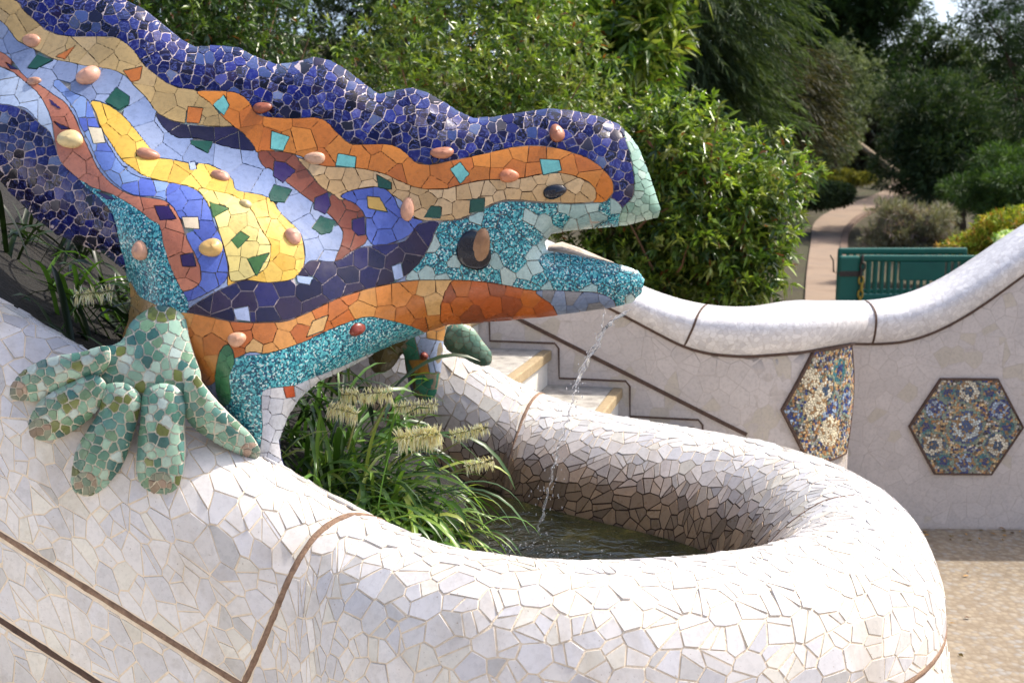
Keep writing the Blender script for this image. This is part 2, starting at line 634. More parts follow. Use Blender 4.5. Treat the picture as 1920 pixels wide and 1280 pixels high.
# resample by arc length
ds = [0.0]
for i in range(1, len(cd)): ds.append(ds[-1] + (cd[i] - cd[i - 1]).length)
SL = ds[-1]
NS = int(SL / 0.02) + 1
sv = np.linspace(0, SL, NS)
CR = np.stack([np.interp(sv, ds, [q[k] for q in cd]) for k in range(3)], axis=1)
for _ in range(45):
    CR[1:-1] = 0.25 * CR[:-2] + 0.5 * CR[1:-1] + 0.25 * CR[2:]
TN = np.gradient(CR, axis=0); TN[:, 2] = 0
TN /= np.linalg.norm(TN, axis=1)[:, None]
ON = np.stack([TN[:, 1], -TN[:, 0], np.zeros(NS)], axis=1)      # outward, to the right of travel
def s_near(p):
    return sv[np.argmin(((CR[:, :2] - np.array(p[:2])) ** 2).sum(1))]
sA, sB = s_near(A0), s_near(B0)
RING = [(-.355, -.62), (-.345, -.46), (-.32, -.31), (-.27, -.19), (-.19, -.092), (-.095, -.022), (0, 0), (.07, -.010), (.14, -.048), (.19, -.11), (.230, -.21), (.243, -.315), (.245, -.35), (.29, -.6), (.33, -.85), (.37, -1.12)]
PARA = [(-.22, -1.0), (-.21, -.62), (-.195, -.36), (-.16, -.18), (-.115, -.075), (-.06, -.018), (0, 0), (.06, -.014), (.12, -.055), (.168, -.13), (.196, -.25), (.207, -.53), (.207, -.565), (.209, -.79), (.21, -1.4), (.212, -2.6)]
RING = np.array(RING); PARA = np.array(PARA)
def smooth_prof(P, m=5):
    q = densify([Vector((a, b, 0)) for a, b in P], m)
    return np.array([(v.x, v.y) for v in q])
RP, PP = smooth_prof(RING), smooth_prof(PARA)
NTt = len(RP)
tl = np.concatenate([[0], np.cumsum(np.linalg.norm(np.diff(RP, axis=0), axis=1))])
def reparam(P, Q):
    """same arc-length fractions on Q as on P between inner edge, crest, groove and foot"""
    out = np.zeros_like(P)
    for a, b in ((0, 30), (30, 55), (55, NTt - 1)):
        lp = np.concatenate([[0], np.cumsum(np.linalg.norm(np.diff(P[a:b + 1], axis=0), axis=1))])
        lq = np.concatenate([[0], np.cumsum(np.linalg.norm(np.diff(Q[a:b + 1], axis=0), axis=1))])
        u = lp / lp[-1] * lq[-1]
        for k in (0, 1): out[a:b + 1, k] = np.interp(u, lq, Q[a:b + 1, k])
    return out
PP0 = PP.copy()
PP = reparam(RP, PP)
def seglen(P, a, b): return np.linalg.norm(np.diff(P[a:b + 1], axis=0), axis=1).sum()
K_ROLL = seglen(PP, 30, 55) / seglen(RP, 30, 55); K_FOOT = seglen(PP, 55, NTt - 1) / seglen(RP, 55, NTt - 1); K_IN = seglen(PP, 0, 30) / seglen(RP, 0, 30)
def wt(s):
    """0 on the round bowl, 1 on the stair parapets"""
    a = np.clip((sA + 0.45 - s) / 0.72, 0, 1); b = np.clip((s - sB + 0.10) / 0.5, 0, 1)
    w = np.maximum(a, b)
    return w * w * (3 - 2 * w)
def rim(s, tt):
    """arrays s (along) and tt (profile length of the bowl section) -> world positions"""
    s = np.asarray(s, float); tt = np.asarray(tt, float)
    w = wt(s)
    o = np.interp(tt, tl, RP[:, 0]) * (1 - w) + np.interp(tt, tl, PP[:, 0]) * w
    h = np.interp(tt, tl, RP[:, 1]) * (1 - w) + np.interp(tt, tl, PP[:, 1]) * w
    c = np.stack([np.interp(s, sv, CR[:, k]) for k in range(3)], -1)
    n = np.stack([np.interp(s, sv, ON[:, k]) for k in range(3)], -1)
    n /= np.linalg.norm(n, axis=-1, keepdims=True)
    p = c + n * o[..., None]
    p[..., 2] += h
    return p
def rim_n(s, tt):
    e = 0.012
    a = rim(np.asarray(s) + e, tt) - rim(np.asarray(s) - e, tt)
    b = rim(s, np.asarray(tt) + e) - rim(s, np.asarray(tt) - e)
    n = np.cross(b, a)
    n /= np.linalg.norm(n, axis=-1, keepdims=True) + 1e-12
    return n
ttop = tl[30]                       # crest
tgr = np.interp(11 * 5, np.arange(NTt), tl)       # groove between roll and base wall
# shell
S_, T_ = np.meshgrid(np.linspace(0, SL, NS), np.linspace(0, tl[-1], 110), indexing='ij')
PV = rim(S_, T_)
nn = rim_n(S_, T_)
if nn[NS // 2, 44, 2] < 0:
    nn = -nn
    FL = -1
else:
    FL = 1
_rn = rim_n
def rim_n(s, tt): return FL * _rn(s, tt)
PV2 = PV - nn * 0.0002
VB = PV2.reshape(-1, 3)
ii = np.arange(NS * 110).reshape(NS, 110)
Fq = np.stack([ii[:-1, :-1], ii[:-1, 1:], ii[1:, 1:], ii[1:, :-1]], -1).reshape(-1, 4)
if FL < 0: pass
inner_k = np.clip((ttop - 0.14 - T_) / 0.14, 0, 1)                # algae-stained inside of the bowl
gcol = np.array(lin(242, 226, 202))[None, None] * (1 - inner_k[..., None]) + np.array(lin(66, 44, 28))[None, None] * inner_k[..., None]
basin = empty('fountain_basin', (0.3, 3.2, 0.0))
bpy.context.view_layer.update()
tag(basin, 'round white mosaic fountain basin with a fat rolled rim and sloping sides', 'fountain')
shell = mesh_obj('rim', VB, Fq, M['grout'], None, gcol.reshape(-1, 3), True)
put(shell, basin)
bvh_rim = BVHTree.FromPolygons([Vector(v) for v in PV.reshape(-1, 3)], Fq.tolist())

# joints: (s at crest, slant per metre of profile, t from, t to)
joints = [(sA - 0.01, -0.62), (sB + 0.02, 0.10)]
smid = s_near((1.02, 3.04))
tmid_in, tbot = 0.08, tl[-1]
def slant(k, tt): return joints[k][0] + joints[k][1] * (tt - ttop)
def strip_mesh(name, fs, ft, n, w, mat, parent, lift=0.002, axis='s', rec=-0.001):
    """thin raised mortar strip along a curve (fs(u), ft(u)) on the rim"""
    V, Fc = [], []
    us = np.linspace(0, 1, n)
    s = np.array([fs(u) for u in us]); tt = np.array([ft(u) for u in us])
    P = rim(s, tt); N = rim_n(s, tt)
    T = np.gradient(P, axis=0); T /= np.linalg.norm(T, axis=1)[:, None]
    Sd = np.cross(N, T)
    for i in range(n):
        ww = w * (1 + 0.18 * math.sin(i * 1.7) * random.random())
        for k, hh in ((-1, rec), (-0.7, lift), (0, lift * 1.8), (0.7, lift), (1, rec)):
            V.append(P[i] + Sd[i] * ww * 0.5 * k + N[i] * (hh + random.uniform(-.0008, .0008)))
    for i in range(n - 1):
        for k in range(4):
            a = i * 5 + k
            Fc.append((a, a + 1, a + 6, a + 5))
    o = mesh_obj(name, V, Fc, mat, None, None, True)
    return put(o, parent)
JW = 0.017
strip_mesh('joint_strip', lambda u: slant(0, ttop - 0.12 + u * (tgr - ttop + 0.12)), lambda u: ttop - 0.12 + u * (tgr - ttop + 0.12), 60, JW, M['joint_mortar'], basin)
strip_mesh('joint_strip', lambda u: slant(1, tl[4] + u * (ttop + 0.16 - tl[4])), lambda u: tl[4] + u * (ttop + 0.16 - tl[4]), 50, JW * 0.9, M['joint_mortar'], basin)
strip_mesh('joint_strip', lambda u: 0.02 + u * (SL - 0.04), lambda u: tgr, 330, JW * 1.05, M['joint_mortar'], basin)
LOWG = 0.26 / K_FOOT
strip_mesh('joint_strip', lambda u: 0.02 + u * (sA - 0.35), lambda u: tgr + LOWG, 120, JW * 1.2, M['joint_dark'], basin)
strip_mesh('joint_strip', lambda u: smid - 0.03 + 0.03 * u, lambda u: tl[8] + u * (ttop - 0.01 - tl[8]), 40, 0.006, M['joint_mortar'], basin)

# tiles of the basin
rng = random.Random(3)
tiles = Tiles()
hw = JW * 0.5
def section(poly, d, gap, split, ky=1.0):
    polys = []
    for q in voronoi_cells([(x_, y_ * ky) for x_, y_ in poly], d, gap, rng, split, 0.52):
        a = np.array(q)
        a[:, 1] /= ky
        cx, cy = a.mean(0)
        if cx < 0.03 or cx > SL - 0.03 or cy < 0.01 or cy > tl[-1] - 0.01: continue
        a[:, 0] = np.clip(a[:, 0], 0.02, SL - 0.02); a[:, 1] = np.clip(a[:, 1], 0.005, tl[-1] - 0.005)
        polys.append(np.vstack([a, [[cx, cy]]]))
    if not polys: return
    allv = np.vstack(polys)
    PA, NA = rim(allv[:, 0], allv[:, 1]), rim_n(allv[:, 0], allv[:, 1])
    k = 0
    for a in polys:
        n = len(a)
        P, N, C, NC = PA[k:k + n - 1], NA[k:k + n - 1], PA[k + n - 1], NA[k + n - 1]
        cy = a[-1, 1]
        k += n
        # broken tile: a flat piece, slightly tilted
        pl = np.dot(P - C, NC)
        P = P - np.outer(pl, NC)
        h = 0.0006 + rng.uniform(0, 0.0009) + max(0.0, float(pl.max())) * 0.8
        C = P.mean(0)
        ti = np.array([rng.gauss(0, 0.012), rng.gauss(0, 0.012), rng.gauss(0, 0.012)])
        P = P + np.outer(np.dot(P - C, ti), NC)
        N = np.tile(NC, (len(P), 1))
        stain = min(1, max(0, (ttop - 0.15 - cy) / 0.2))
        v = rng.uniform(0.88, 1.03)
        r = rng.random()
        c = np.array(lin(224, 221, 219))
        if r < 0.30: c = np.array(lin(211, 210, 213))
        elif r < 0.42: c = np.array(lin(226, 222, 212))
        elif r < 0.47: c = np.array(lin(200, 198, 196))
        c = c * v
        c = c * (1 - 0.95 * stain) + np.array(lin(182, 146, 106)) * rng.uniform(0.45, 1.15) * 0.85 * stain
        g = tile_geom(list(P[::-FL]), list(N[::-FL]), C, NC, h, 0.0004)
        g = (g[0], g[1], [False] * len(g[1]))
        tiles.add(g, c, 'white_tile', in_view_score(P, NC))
def quad(s0, s1, t0, t1, k0=None, k1=None):
    """parallelogram section bounded by slanted joints k0/k1 or straight lines"""
    f0 = (lambda t_: slant(k0, t_) + hw) if k0 is not None else (lambda t_: s0)
    f1 = (lambda t_: slant(k1, t_) - hw) if k1 is not None else (lambda t_: s1)
    return [(f0(t0), t0), (f1(t0), t0), (f1(t1), t1), (f0(t1), t1)]
tlo = tl[3]
def visible_s(): return max(0.05, s_near(tuple(A0 + UD * 1.9)))
s_first = visible_s(); s_last = min(SL - 0.05, s_near(tuple(B0 + UD * 1.5)))
section(quad(s_first, 0, tlo, ttop, None, 0), 0.062, 0.0040, 0.35, K_IN)
section(quad(s_first, 0, ttop, tgr - hw, None, 0), 0.062, 0.0040, 0.35, K_ROLL)
section(quad(s_first, 0, tgr + hw, tgr + LOWG - 0.006, None, 0), 0.07, 0.0046, 0.3, K_FOOT)
section(quad(s_first, 0, tgr + LOWG + 0.006, tgr + 0.30, None, 0), 0.08, 0.005, 0.2, K_FOOT)
section(quad(0, 0, tlo, tgr - hw, 0, 1), 0.050, 0.0042, 0.42)
section(quad(0, 0, tgr + hw, tl[-1], 0, 1), 0.058, 0.0042, 0.3)
section(quad(0, s_last, tlo, tgr - hw, 1, None), 0.06, 0.0048, 0.35, K_IN)
tiles.build(basin)
for c_ in [q for q in COL.objects if q.parent is basin]:
    c_.matrix_parent_inverse = basin.matrix_world.inverted()

# water of the pool
inner = rim(np.linspace(0, SL, 240), np.full(240, tl[4]))
WZ = 0.79
WV = [(p[0], p[1], WZ) for p in inner if p[0] > -2.2]
cen = np.mean(np.array(WV), axis=0)
# grid patch, larger than the inside of the bowl where it dips into the rim
wo_ = mesh_obj('basin_water', [tuple(q) for q in WV], [tuple(range(len(WV)))], M['pool_water'])
tag(wo_, 'dark rippled water inside the round basin', 'water', kind='structure')

# soil bed where the strap-leaved plants root, uphill part of the island
inn = rim(np.linspace(0, SL, 260), np.full(260, tl[8]))
def bed_z(x): return 0.80 + max(0.0, (-0.05 - x)) * 0.62
V, Fc = [], []
for i in range(24):
    x = 0.10 - i * 0.14
    yn = 2.72 + max(0, (-0.35 - x)) * 0.25 + 0.06; yf = 4.32 + max(0, (0.1 - x)) * 0.25 - 0.1
    for k in range(9):
        y = yn + (yf - yn) * k / 8
        V.append((x + 0.03 * random.uniform(-1, 1), y, bed_z(x) - 0.10 + 0.03 * random.random()))
for i in range(23):
    for k in range(8):
        a = i * 9 + k
        Fc.append((a, a + 1, a + 10, a + 9))
o = mesh_obj('planting_bed', V, Fc, M['wet_soil'], smooth=True)
tag(o, 'dark soil of the planting bed inside the fountain', 'soil', kind='structure')

# ================================================================== GARDEN WALLS
class Wall:
    def __init__(s, plan, top, groove, thick=0.3, bulge=0.07):
        P = densify([Vector((a, b, 0)) for a, b in plan], 12)
        d = [0.0]
        for i in range(1, len(P)): d.append(d[-1] + (P[i] - P[i - 1]).length)
        s.L = d[-1]
        n = int(s.L / 0.03) + 1
        s.k = np.linspace(0, s.L, n)
        s.xy = np.stack([np.interp(s.k, d, [q[i] for q in P]) for i in (0, 1)], 1)
        for _ in range(4): s.xy[1:-1] = .25 * s.xy[:-2] + .5 * s.xy[1:-1] + .25 * s.xy[2:]
        t = np.gradient(s.xy, axis=0); t /= np.linalg.norm(t, axis=1)[:, None]
        s.nr = np.stack([t[:, 1], -t[:, 0]], 1)          # to the right of travel: towards the viewer
        def curve(pts):
            z = []
            xs_ = [q[0] for q in pts]; ys_ = [q[1] for q in pts]
            for x, y in s.xy:
                px = 960 + F * x / (y * CP + 0.8 * SP)
                py = np.interp(px, xs_, ys_)
                z.append(at_y(px, py, y).z)
            z = np.array(z)
            for _ in range(5): z[1:-1] = .25 * z[:-2] + .5 * z[1:-1] + .25 * z[2:]
            return z
        s.zt, s.zg = curve(top), curve(groove)
        s.thick, s.bulge = thick, bulge
    def at(s, k, z, out=0.0):
        k = np.asarray(k, float); z = np.asarray(z, float)
        x = np.interp(k, s.k, s.xy[:, 0]); y = np.interp(k, s.k, s.xy[:, 1])
        nx_ = np.interp(k, s.k, s.nr[:, 0]); ny_ = np.interp(k, s.k, s.nr[:, 1])
        return np.stack([x + nx_ * out, y + ny_ * out, z], -1)
    def nrm(s, k):
        k = np.asarray(k, float)
        n = np.stack([np.interp(k, s.k, s.nr[:, 0]), np.interp(k, s.k, s.nr[:, 1]), np.zeros_like(k)], -1)
        return n / np.linalg.norm(n, axis=-1, keepdims=True)
    def k_of_px(s, px):
        q = [960 + F * x / (y * CP + 1.2 * SP) for x, y in s.xy]
        for i in range(len(q) - 1):
            if q[i] <= px <= q[i + 1]: return s.k[i]
        return s.k[-1]
    def build(s, name, label, tile_d, kr, zr_min=0.0, hexes=(), gcol=lin(196, 186, 178), rng=random.Random(5), group=None):
        root = empty(name, (float(s.xy[len(s.xy) // 2][0]), float(s.xy[len(s.xy) // 2][1]), 0))
        bpy.context.view_layer.update()
        tag(root, label, 'wall', group)
        n = len(s.k)
        rows = 14
        V = []
        for i in range(n):
            for j in range(rows + 1):
                V.append(s.at(s.k[i], s.zg[i] * j / rows))
            V.append(s.at(s.k[i], s.zg[i], -s.thick)); V.append(s.at(s.k[i], 0.0, -s.thick))
        m = rows + 3
        Fc = [(i * m + j, (i + 1) * m + j, (i + 1) * m + j + 1, i * m + j + 1) for i in range(n - 1) for j in range(m - 1)]
        put(mesh_obj('face', V, Fc, M['grout'], None, np.tile(gcol, (len(V), 1)), True), root)
        # coping roll
        V = []
        prof = 16
        for i in range(n):
            h = s.zt[i] - s.zg[i]
            for j in range(prof + 1):
                a = math.pi * j / prof
                # front bulge, over the top, to the back
                o_ = s.bulge * math.sin(min(a * 1.0, math.pi / 2)) if a < math.pi / 2 else s.bulge
                u = j / prof
                if u < 0.4:
                    zz = s.zg[i] + h * (u / 0.4) * 0.62
                    oo = s.bulge * math.sin(u / 0.4 * math.pi / 2) ** 0.8
                else:
                    b = (u - 0.4) / 0.6 * math.pi / 1
                    rad = (s.thick + s.bulge * 2) / 2
                    oo = s.bulge - rad + rad * math.cos(b)
                    zz = s.zg[i] + h * 0.62 + h * 0.38 * math.sin(b) ** 0.85 if b < math.pi else s.zg[i]
                V.append(s.at(s.k[i], zz, oo))
        m = prof + 1
        Fc = [(i * m + j, (i + 1) * m + j, (i + 1) * m + j + 1, i * m + j + 1) for i in range(n - 1) for j in range(prof)]
        put(mesh_obj('coping', V, Fc, M['fine_white_mosaic'], None, None, True), root)
        # groove strip under the coping
        s.strip(root, s.k, s.zg, 0.016, 'joint_dark', 0.012)
        T = Tiles()
        k0, k1 = kr
        zmax = float(s.zg.max())
        for q in voronoi_cells([(k0, 0.01), (k1, 0.01), (k1, zmax), (k0, zmax)], tile_d, 0.0030, rng, 0.2):
            cx = sum(a[0] for a in q) / len(q)
            z0 = np.interp(cx - 0.02, s.k, s.zg); z1 = np.interp(cx + 0.02, s.k, s.zg)
            sl = (z1 - z0) / 0.04
            nn_ = math.hypot(sl, 1)
            q = clip_half(q, -sl / nn_, 1 / nn_, (-sl * cx + (z0 + z1) / 2 - 0.006) / nn_)
            q = dedupe(q, 0.004)
            if len(q) < 3 or abs(poly_area(q)) < 0.0002: continue
            a = np.array(q)
            cy = a[:, 1].mean(); cx = a[:, 0].mean()
            if cy < zr_min: continue
            if any(math.hypot(cx - hk, cy - hz_) < hr * 0.80 for hk, hz_, hr in hexes): continue
            P = s.at(a[:, 0], a[:, 1]); N = s.nrm(a[:, 0])
            C = s.at(np.array([cx]), np.array([cy]))[0]; NC = s.nrm(np.array([cx]))[0]
            ti = np.array([rng.gauss(0, .004), 0, rng.gauss(0, .004)])
            P = P + np.outer(np.dot(P - C, ti), NC)
            c = np.array(lin(198, 189, 183)) * rng.uniform(0.95, 1.04)
            if rng.random() < 0.12: c = np.array(lin(192, 182, 168)) * rng.uniform(0.95, 1.03)
            g_ = tile_geom(list(P), list(N), C, NC, 0.0006, 0.0003, 0.002)
            T.add((g_[0], g_[1], [False] * len(g_[1])), c, 'wall_tile', in_view_score(P, NC))
        T.build(root)
        for (hk, hz_, hr) in hexes: s.medallion(root, hk, hz_, hr, rng)
        for c_ in [q for q in COL.objects if q.parent is root]:
            c_.matrix_parent_inverse = root.matrix_world.inverted()
        return root
    def strip(s, root, ks, zs, w, mat, lift):
        n = len(ks)
        kk, zz = np.asarray(ks, float), np.asarray(zs, float)
        dk, dz = np.gradient(kk), np.gradient(zz)
        L = np.hypot(dk, dz) + 1e-9
        sx, sz = -dz / L, dk / L
        V, Fc = [], []
        for i in range(n):
            for u, o_ in ((-1, -0.002), (-0.8, lift), (0.8, lift), (1, -0.002)):
                V.append(s.at(kk[i] + sx[i] * w / 2 * u, zz[i] + sz[i] * w / 2 * u, o_))
        for i in range(n - 1):
            for j in range(3):
                a = i * 4 + j
                Fc.append((a, a + 1, a + 5, a + 4))
        o = mesh_obj('joint_strip', V, Fc, M[mat], None, None, False)
        o.parent = root
        return o
    def medallion(s, root, hk, hz_, R, rng):
        hexp = [(hk + R * math.cos(a), hz_ + R * math.sin(a)) for a in [math.radians(60 * i) for i in range(6)]]
        # backing plate, subdivided so that it follows the curved wall
        V, Fc = [], []
        m = 24
        outl = []
        for i in range(6):
            for j in range(4):
                u = j / 4
                outl.append((hexp[i][0] * (1 - u) + hexp[(i + 1) % 6][0] * u, hexp[i][1] * (1 - u) + hexp[(i + 1) % 6][1] * u))
        rings = [(1.0, -0.002), (1.0, 0.012), (0.75, 0.012), (0.5, 0.012), (0.25, 0.012)]
        for r, o_ in rings:
            for (a, b) in outl: V.append(s.at(hk + (a - hk) * r, hz_ + (b - hz_) * r, o_))
        V.append(s.at(hk, hz_, 0.012))
        for r in range(4):
            for i in range(24):
                Fc.append((r * 24 + i, r * 24 + (i + 1) % 24, (r + 1) * 24 + (i + 1) % 24, (r + 1) * 24 + i))
        for i in range(24): Fc.append((96 + i, 96 + (i + 1) % 24, 120))
        med = mesh_obj('medallion', V, Fc, M['grout'], None, np.tile(lin(140, 126, 108), (len(V), 1)), False)
        med['label'] = 'hexagonal medallion of tiny blue, white and ochre mosaic'
        put(med, root)
        st = s.strip(root, [q[0] for q in outl] + [outl[0][0], outl[1][0]], [q[1] for q in outl] + [outl[0][1], outl[1][1]], 0.014, 'joint_dark', 0.018)
        circ = [(0, 0, 0.34, 0)]
        for i in range(6):
            a = math.radians(60 * i + 30)
            circ.append((0.66 * math.cos(a), 0.66 * math.sin(a), 0.26 if i % 2 else 0.22, 1 + (i % 2)))
            a = math.radians(60 * i)
            circ.append((0.72 * math.cos(a), 0.72 * math.sin(a), 0.15, 3))
        curved = s is wall_a_ref.get('w')
        if curved:
            circ = [(-0.55, 0.45, 0.16, 4), (-0.42, 0.05, 0.22, 4), (-0.1, -0.42, 0.24, 4), (-0.85, -0.1, 0.2, 1), (-0.25, 0.25, 0.24, 2), (-0.12, -0.05, 0.26, 1), (0.1, 0.5, 0.2, 3), (0.4, 0.0, 0.25, 1)]
        V, Fc, S, CC = [], [], [], []
        for q in voronoi_cells(hexp, R * 0.043, R * 0.010, rng, 0.2):
            a = np.array(q)
            cx, cy = a.mean(0)
            u, v = (cx - hk) / R, (cy - hz_) / R
            r = rng.random()
            base = [lin(184, 150, 104), lin(176, 126, 82), lin(200, 174, 128), lin(110, 92, 74), lin(146, 148, 146), lin(196, 188, 172), lin(60, 56, 60), lin(140, 150, 130)][int(r * 8)]
            if rng.random() < 0.12: base = lin(48, 66, 120)
            for (ex, ey, er, k_) in circ:
                dd = math.hypot(u - ex, v - ey)
                if dd < er:
                    ang = math.atan2(v - ey, u - ex)
                    petal = math.cos(ang * 6) * 0.5 + math.sin(dd / er * 9)
                    if k_ == 0: base = lin(62, 88, 130) if petal > 0 else lin(190, 198, 194)
                    elif k_ == 1: base = lin(48, 66, 122) if petal > -0.2 else lin(150, 168, 186)
                    elif k_ == 2: base = lin(60, 84, 110) if petal > 0.1 else lin(206, 200, 180)
                    elif k_ == 3: base = lin(50, 110, 120) if dd > er * 0.5 else lin(50, 60, 110)
                    elif k_ == 4: base = lin(214, 204, 176)
                    if r < 0.22: base = lin(150, 120, 84)
                    if dd > er * 0.86 and k_ < 4: base = lin(120, 140, 126)
                    break
            c = np.array(base) * rng.uniform(1.0, 1.5)
            P = s.at(a[:, 0], a[:, 1], 0.0125); N = s.nrm(a[:, 0])
            C = s.at(np.array([cx]), np.array([cy]), 0.0125)[0]; NC = s.nrm(np.array([cx]))[0]
            vv, ff, ss = tile_geom(list(P), list(N), C, NC, 0.002 + rng.uniform(0, .001), 0.0004, 0.001)
            ss = [False] * len(ff)
            o_ = len(V)
            V.extend(vv); Fc.extend([tuple(x + o_ for x in f) for f in ff]); S.extend(ss); CC.extend([c] * len(vv))
        tm = mesh_obj('tesserae', V, Fc, M['glazed_tile'], None, np.array(CC), S, kind='stuff')
        tm.parent = med
        tm.matrix_parent_inverse = root.matrix_world.inverted() if False else Matrix.Identity(4)
wall_a_ref = {}
WD = Vector((0.97, -0.243, 0)).normalized()
W0 = Vector((0.20, 5.35, 0))
planA = [tuple((W0 + WD * k)[:2]) for k in (-3.6, -2.8, -2.0, -1.2, -0.6, 0, 0.4, 0.7)]
ce = W0 + WD * 0.90
ln_ = Vector((0.243, 0.97, 0))
RA = 0.60
cc_ = ce + ln_ * RA
a0 = math.atan2(-ln_.y, -ln_.x)
for i in range(0, 8):
    a = a0 + math.radians(13.5 * i)
    planA.append((cc_.x + RA * math.cos(a), cc_.y + RA * math.sin(a)))
planA += [(planA[-1][0] - 0.02, planA[-1][1] + 0.25), (planA[-1][0] - 0.06, planA[-1][1] + 0.55)]
wallA = Wall(planA, [(-400, -280), (700, 300), (1000, 450), (1100, 500), (1200, 547), (1260, 567), (1320, 580), (1380, 584), (1450, 581), (1520, 573), (1560, 568), (1620, 566)],
             [(-400, -190), (700, 352), (880, 446), (1000, 505), (1180, 597), (1280, 650), (1330, 664), (1400, 669), (1500, 661), (1560, 650), (1620, 641)])
wall_a_ref['w'] = wallA
kA = wallA.k_of_px(1466)
hzA = float(at_y(1466, 768, wallA.at(kA, 0)[1]).z)
rootA = wallA.build('garden_wall', 'white mosaic wall beside the stairs ending in a rounded corner', 0.085, (wallA.k_of_px(820), wallA.k_of_px(1560) + 0.25), 0.35, [(kA + 0.33, hzA, 0.33)])
# the slanting joint on the face
n_ = 40
ks, zs = [], []
pn = Vector((-0.243, -0.97, 0)).normalized()
for i in range(n_):
    u = i / (n_ - 1)
    p = at_plane(700 + u * (1400 - 700), 460 + u * (815 - 460), W0, pn)
    ks.append(wallA.k[np.argmin((wallA.xy[:, 0] - p.x) ** 2 + (wallA.xy[:, 1] - p.y) ** 2)] if False else (p - Vector((*planA[0], 0))).dot(WD)); zs.append(p.z)
st = wallA.strip(rootA, ks, zs, 0.021, 'joint_dark', 0.009); st.matrix_parent_inverse = rootA.matrix_world.inverted()
for px in (1300,):
    kk = wallA.k_of_px(px)
planB = [(1.72, 5.93), (1.9, 5.92), (2.2, 5.9), (2.8, 5.88), (3.4, 5.86), (4.2, 5.85), (5.4, 5.9)]
wallB = Wall(planB, [(1400, 572), (1590, 570), (1640, 571), (1700, 563), (1750, 548), (1800, 522), (1850, 489), (1920, 438), (2000, 385), (2100, 350), (2600, 330)],
             [(1400, 646), (1590, 644), (1650, 645), (1700, 641), (1750, 625), (1800, 599), (1850, 565), (1920, 510), (2000, 455), (2100, 430), (2600, 415)])
cB = at_y(1812, 800, 5.88)
kB = wallB.k[np.argmin((wallB.xy[:, 0] - cB.x) ** 2)]
rootB = wallB.build('garden_wall', 'white mosaic wall with the whole hexagonal medallion', 0.085, (wallB.k_of_px(1560), wallB.k[-1] * 0.86), 0.0, [(kB, cB.z, 0.315)])
for w_, r_, px, dx in ((wallA, rootA, 1282, 38), (wallB, rootB, 1632, -3)):
    k1 = w_.k_of_px(px); k2 = w_.k_of_px(px + dx) if dx > 0 else w_.k_of_px(px) - 0.008
    V, Fc = [], []
    m = 14
    for i in range(m + 1):
        u = i / m
        kk = k1 + (k2 - k1) * u
        zg = np.interp(kk, w_.k, w_.zg); zt = np.interp(kk, w_.k, w_.zt); h = zt - zg
        uu = u * 0.72
        if uu < 0.4:
            zz = zg + h * (uu / 0.4) * 0.62; oo = w_.bulge * math.sin(uu / 0.4 * math.pi / 2) ** 0.8
        else:
            b = (uu - 0.4) / 0.6 * math.pi; rad = (w_.thick + w_.bulge * 2) / 2
            oo = w_.bulge - rad + rad * math.cos(b); zz = zg + h * 0.62 + h * 0.38 * math.sin(b) ** 0.85
        for d_ in (-0.006, 0.006): V.append(w_.at(kk + d_, zz + 0.003, oo + 0.004))
    Fc = [(2 * i, 2 * i + 1, 2 * i + 3, 2 * i + 2) for i in range(m)]
    put(mesh_obj('joint_strip', V, Fc, M['joint_dark']), r_)

# ================================================================== STAIRS
stairs = empty('stairs', tuple(W0 + WD * 1.0))
bpy.context.view_layer.update()
tag(stairs, 'stone stairs with white risers between basin and wall', 'stairs')
P1 = at_plane(1035, 656, W0, pn)                 # top of the first visible riser at the wall
TR, RI = 0.365, 0.178
ndv = Vector((-0.243, -0.97, 0)).normalized()     # from the wall towards the basin
edge_k, edge_z = [], []
kp1 = (P1 - Vector((*planA[0], 0))).dot(WD)
for i in range(-8, 5):
    zt_ = P1.z - RI * i
    if zt_ < 0.05: break
    a = Vector((P1.x, P1.y, 0)) + WD * TR * i
    xr = a; xl = a - WD * (TR + 0.03)
    def prism(name, x0, x1, z0, z1, d0, d1, mat, parent, rough=0.0, rnd=None):
        base = a
        V = []
        for (s_, dd) in ((x0, d0), (x1, d0), (x1, d1), (x0, d1)):
            for z in (z0, z1):
                p = base + WD * s_ + ndv * dd
                V.append((p.x, p.y, z))
        Fc = [(0, 2, 3, 1), (2, 4, 5, 3), (4, 6, 7, 5), (6, 0, 1, 7), (1, 3, 5, 7), (0, 6, 4, 2)]
        o = mesh_obj(name, V, Fc, mat)
        put(o, parent)
        bm_ = o.modifiers.new('bevel', 'BEVEL'); bm_.width = 0.006; bm_.segments = 2
        return o
    wd = 1.0 if i < 1 else 0.9
    prism('riser', -TR, -0.02, 0.0, zt_ - 0.045, 0.005, wd, M['riser_plaster'], stairs)
    tr = prism('tread', -TR - 0.02, -0.052, zt_ - 0.044, zt_, 0.005, wd, M['tread_stone'], stairs)
    prism('nosing', -0.05, 0.0, zt_ - 0.05, zt_ + 0.001, 0.005, wd, M['nosing_stone'], stairs)
    # strip lines of the paving pieces on the tread
    off = 0.035
    k_ = kp1 + TR * i
    edge_k += [k_ - TR + off + 0.004, k_ + off * 0.4, k_ + off]
    edge_z += [zt_ + off, zt_ + off, zt_ + off * 0.3]
st = wallA.strip(rootA, edge_k, edge_z, 0.010, 'joint_dark', 0.008); st.matrix_parent_inverse = rootA.matrix_world.inverted()

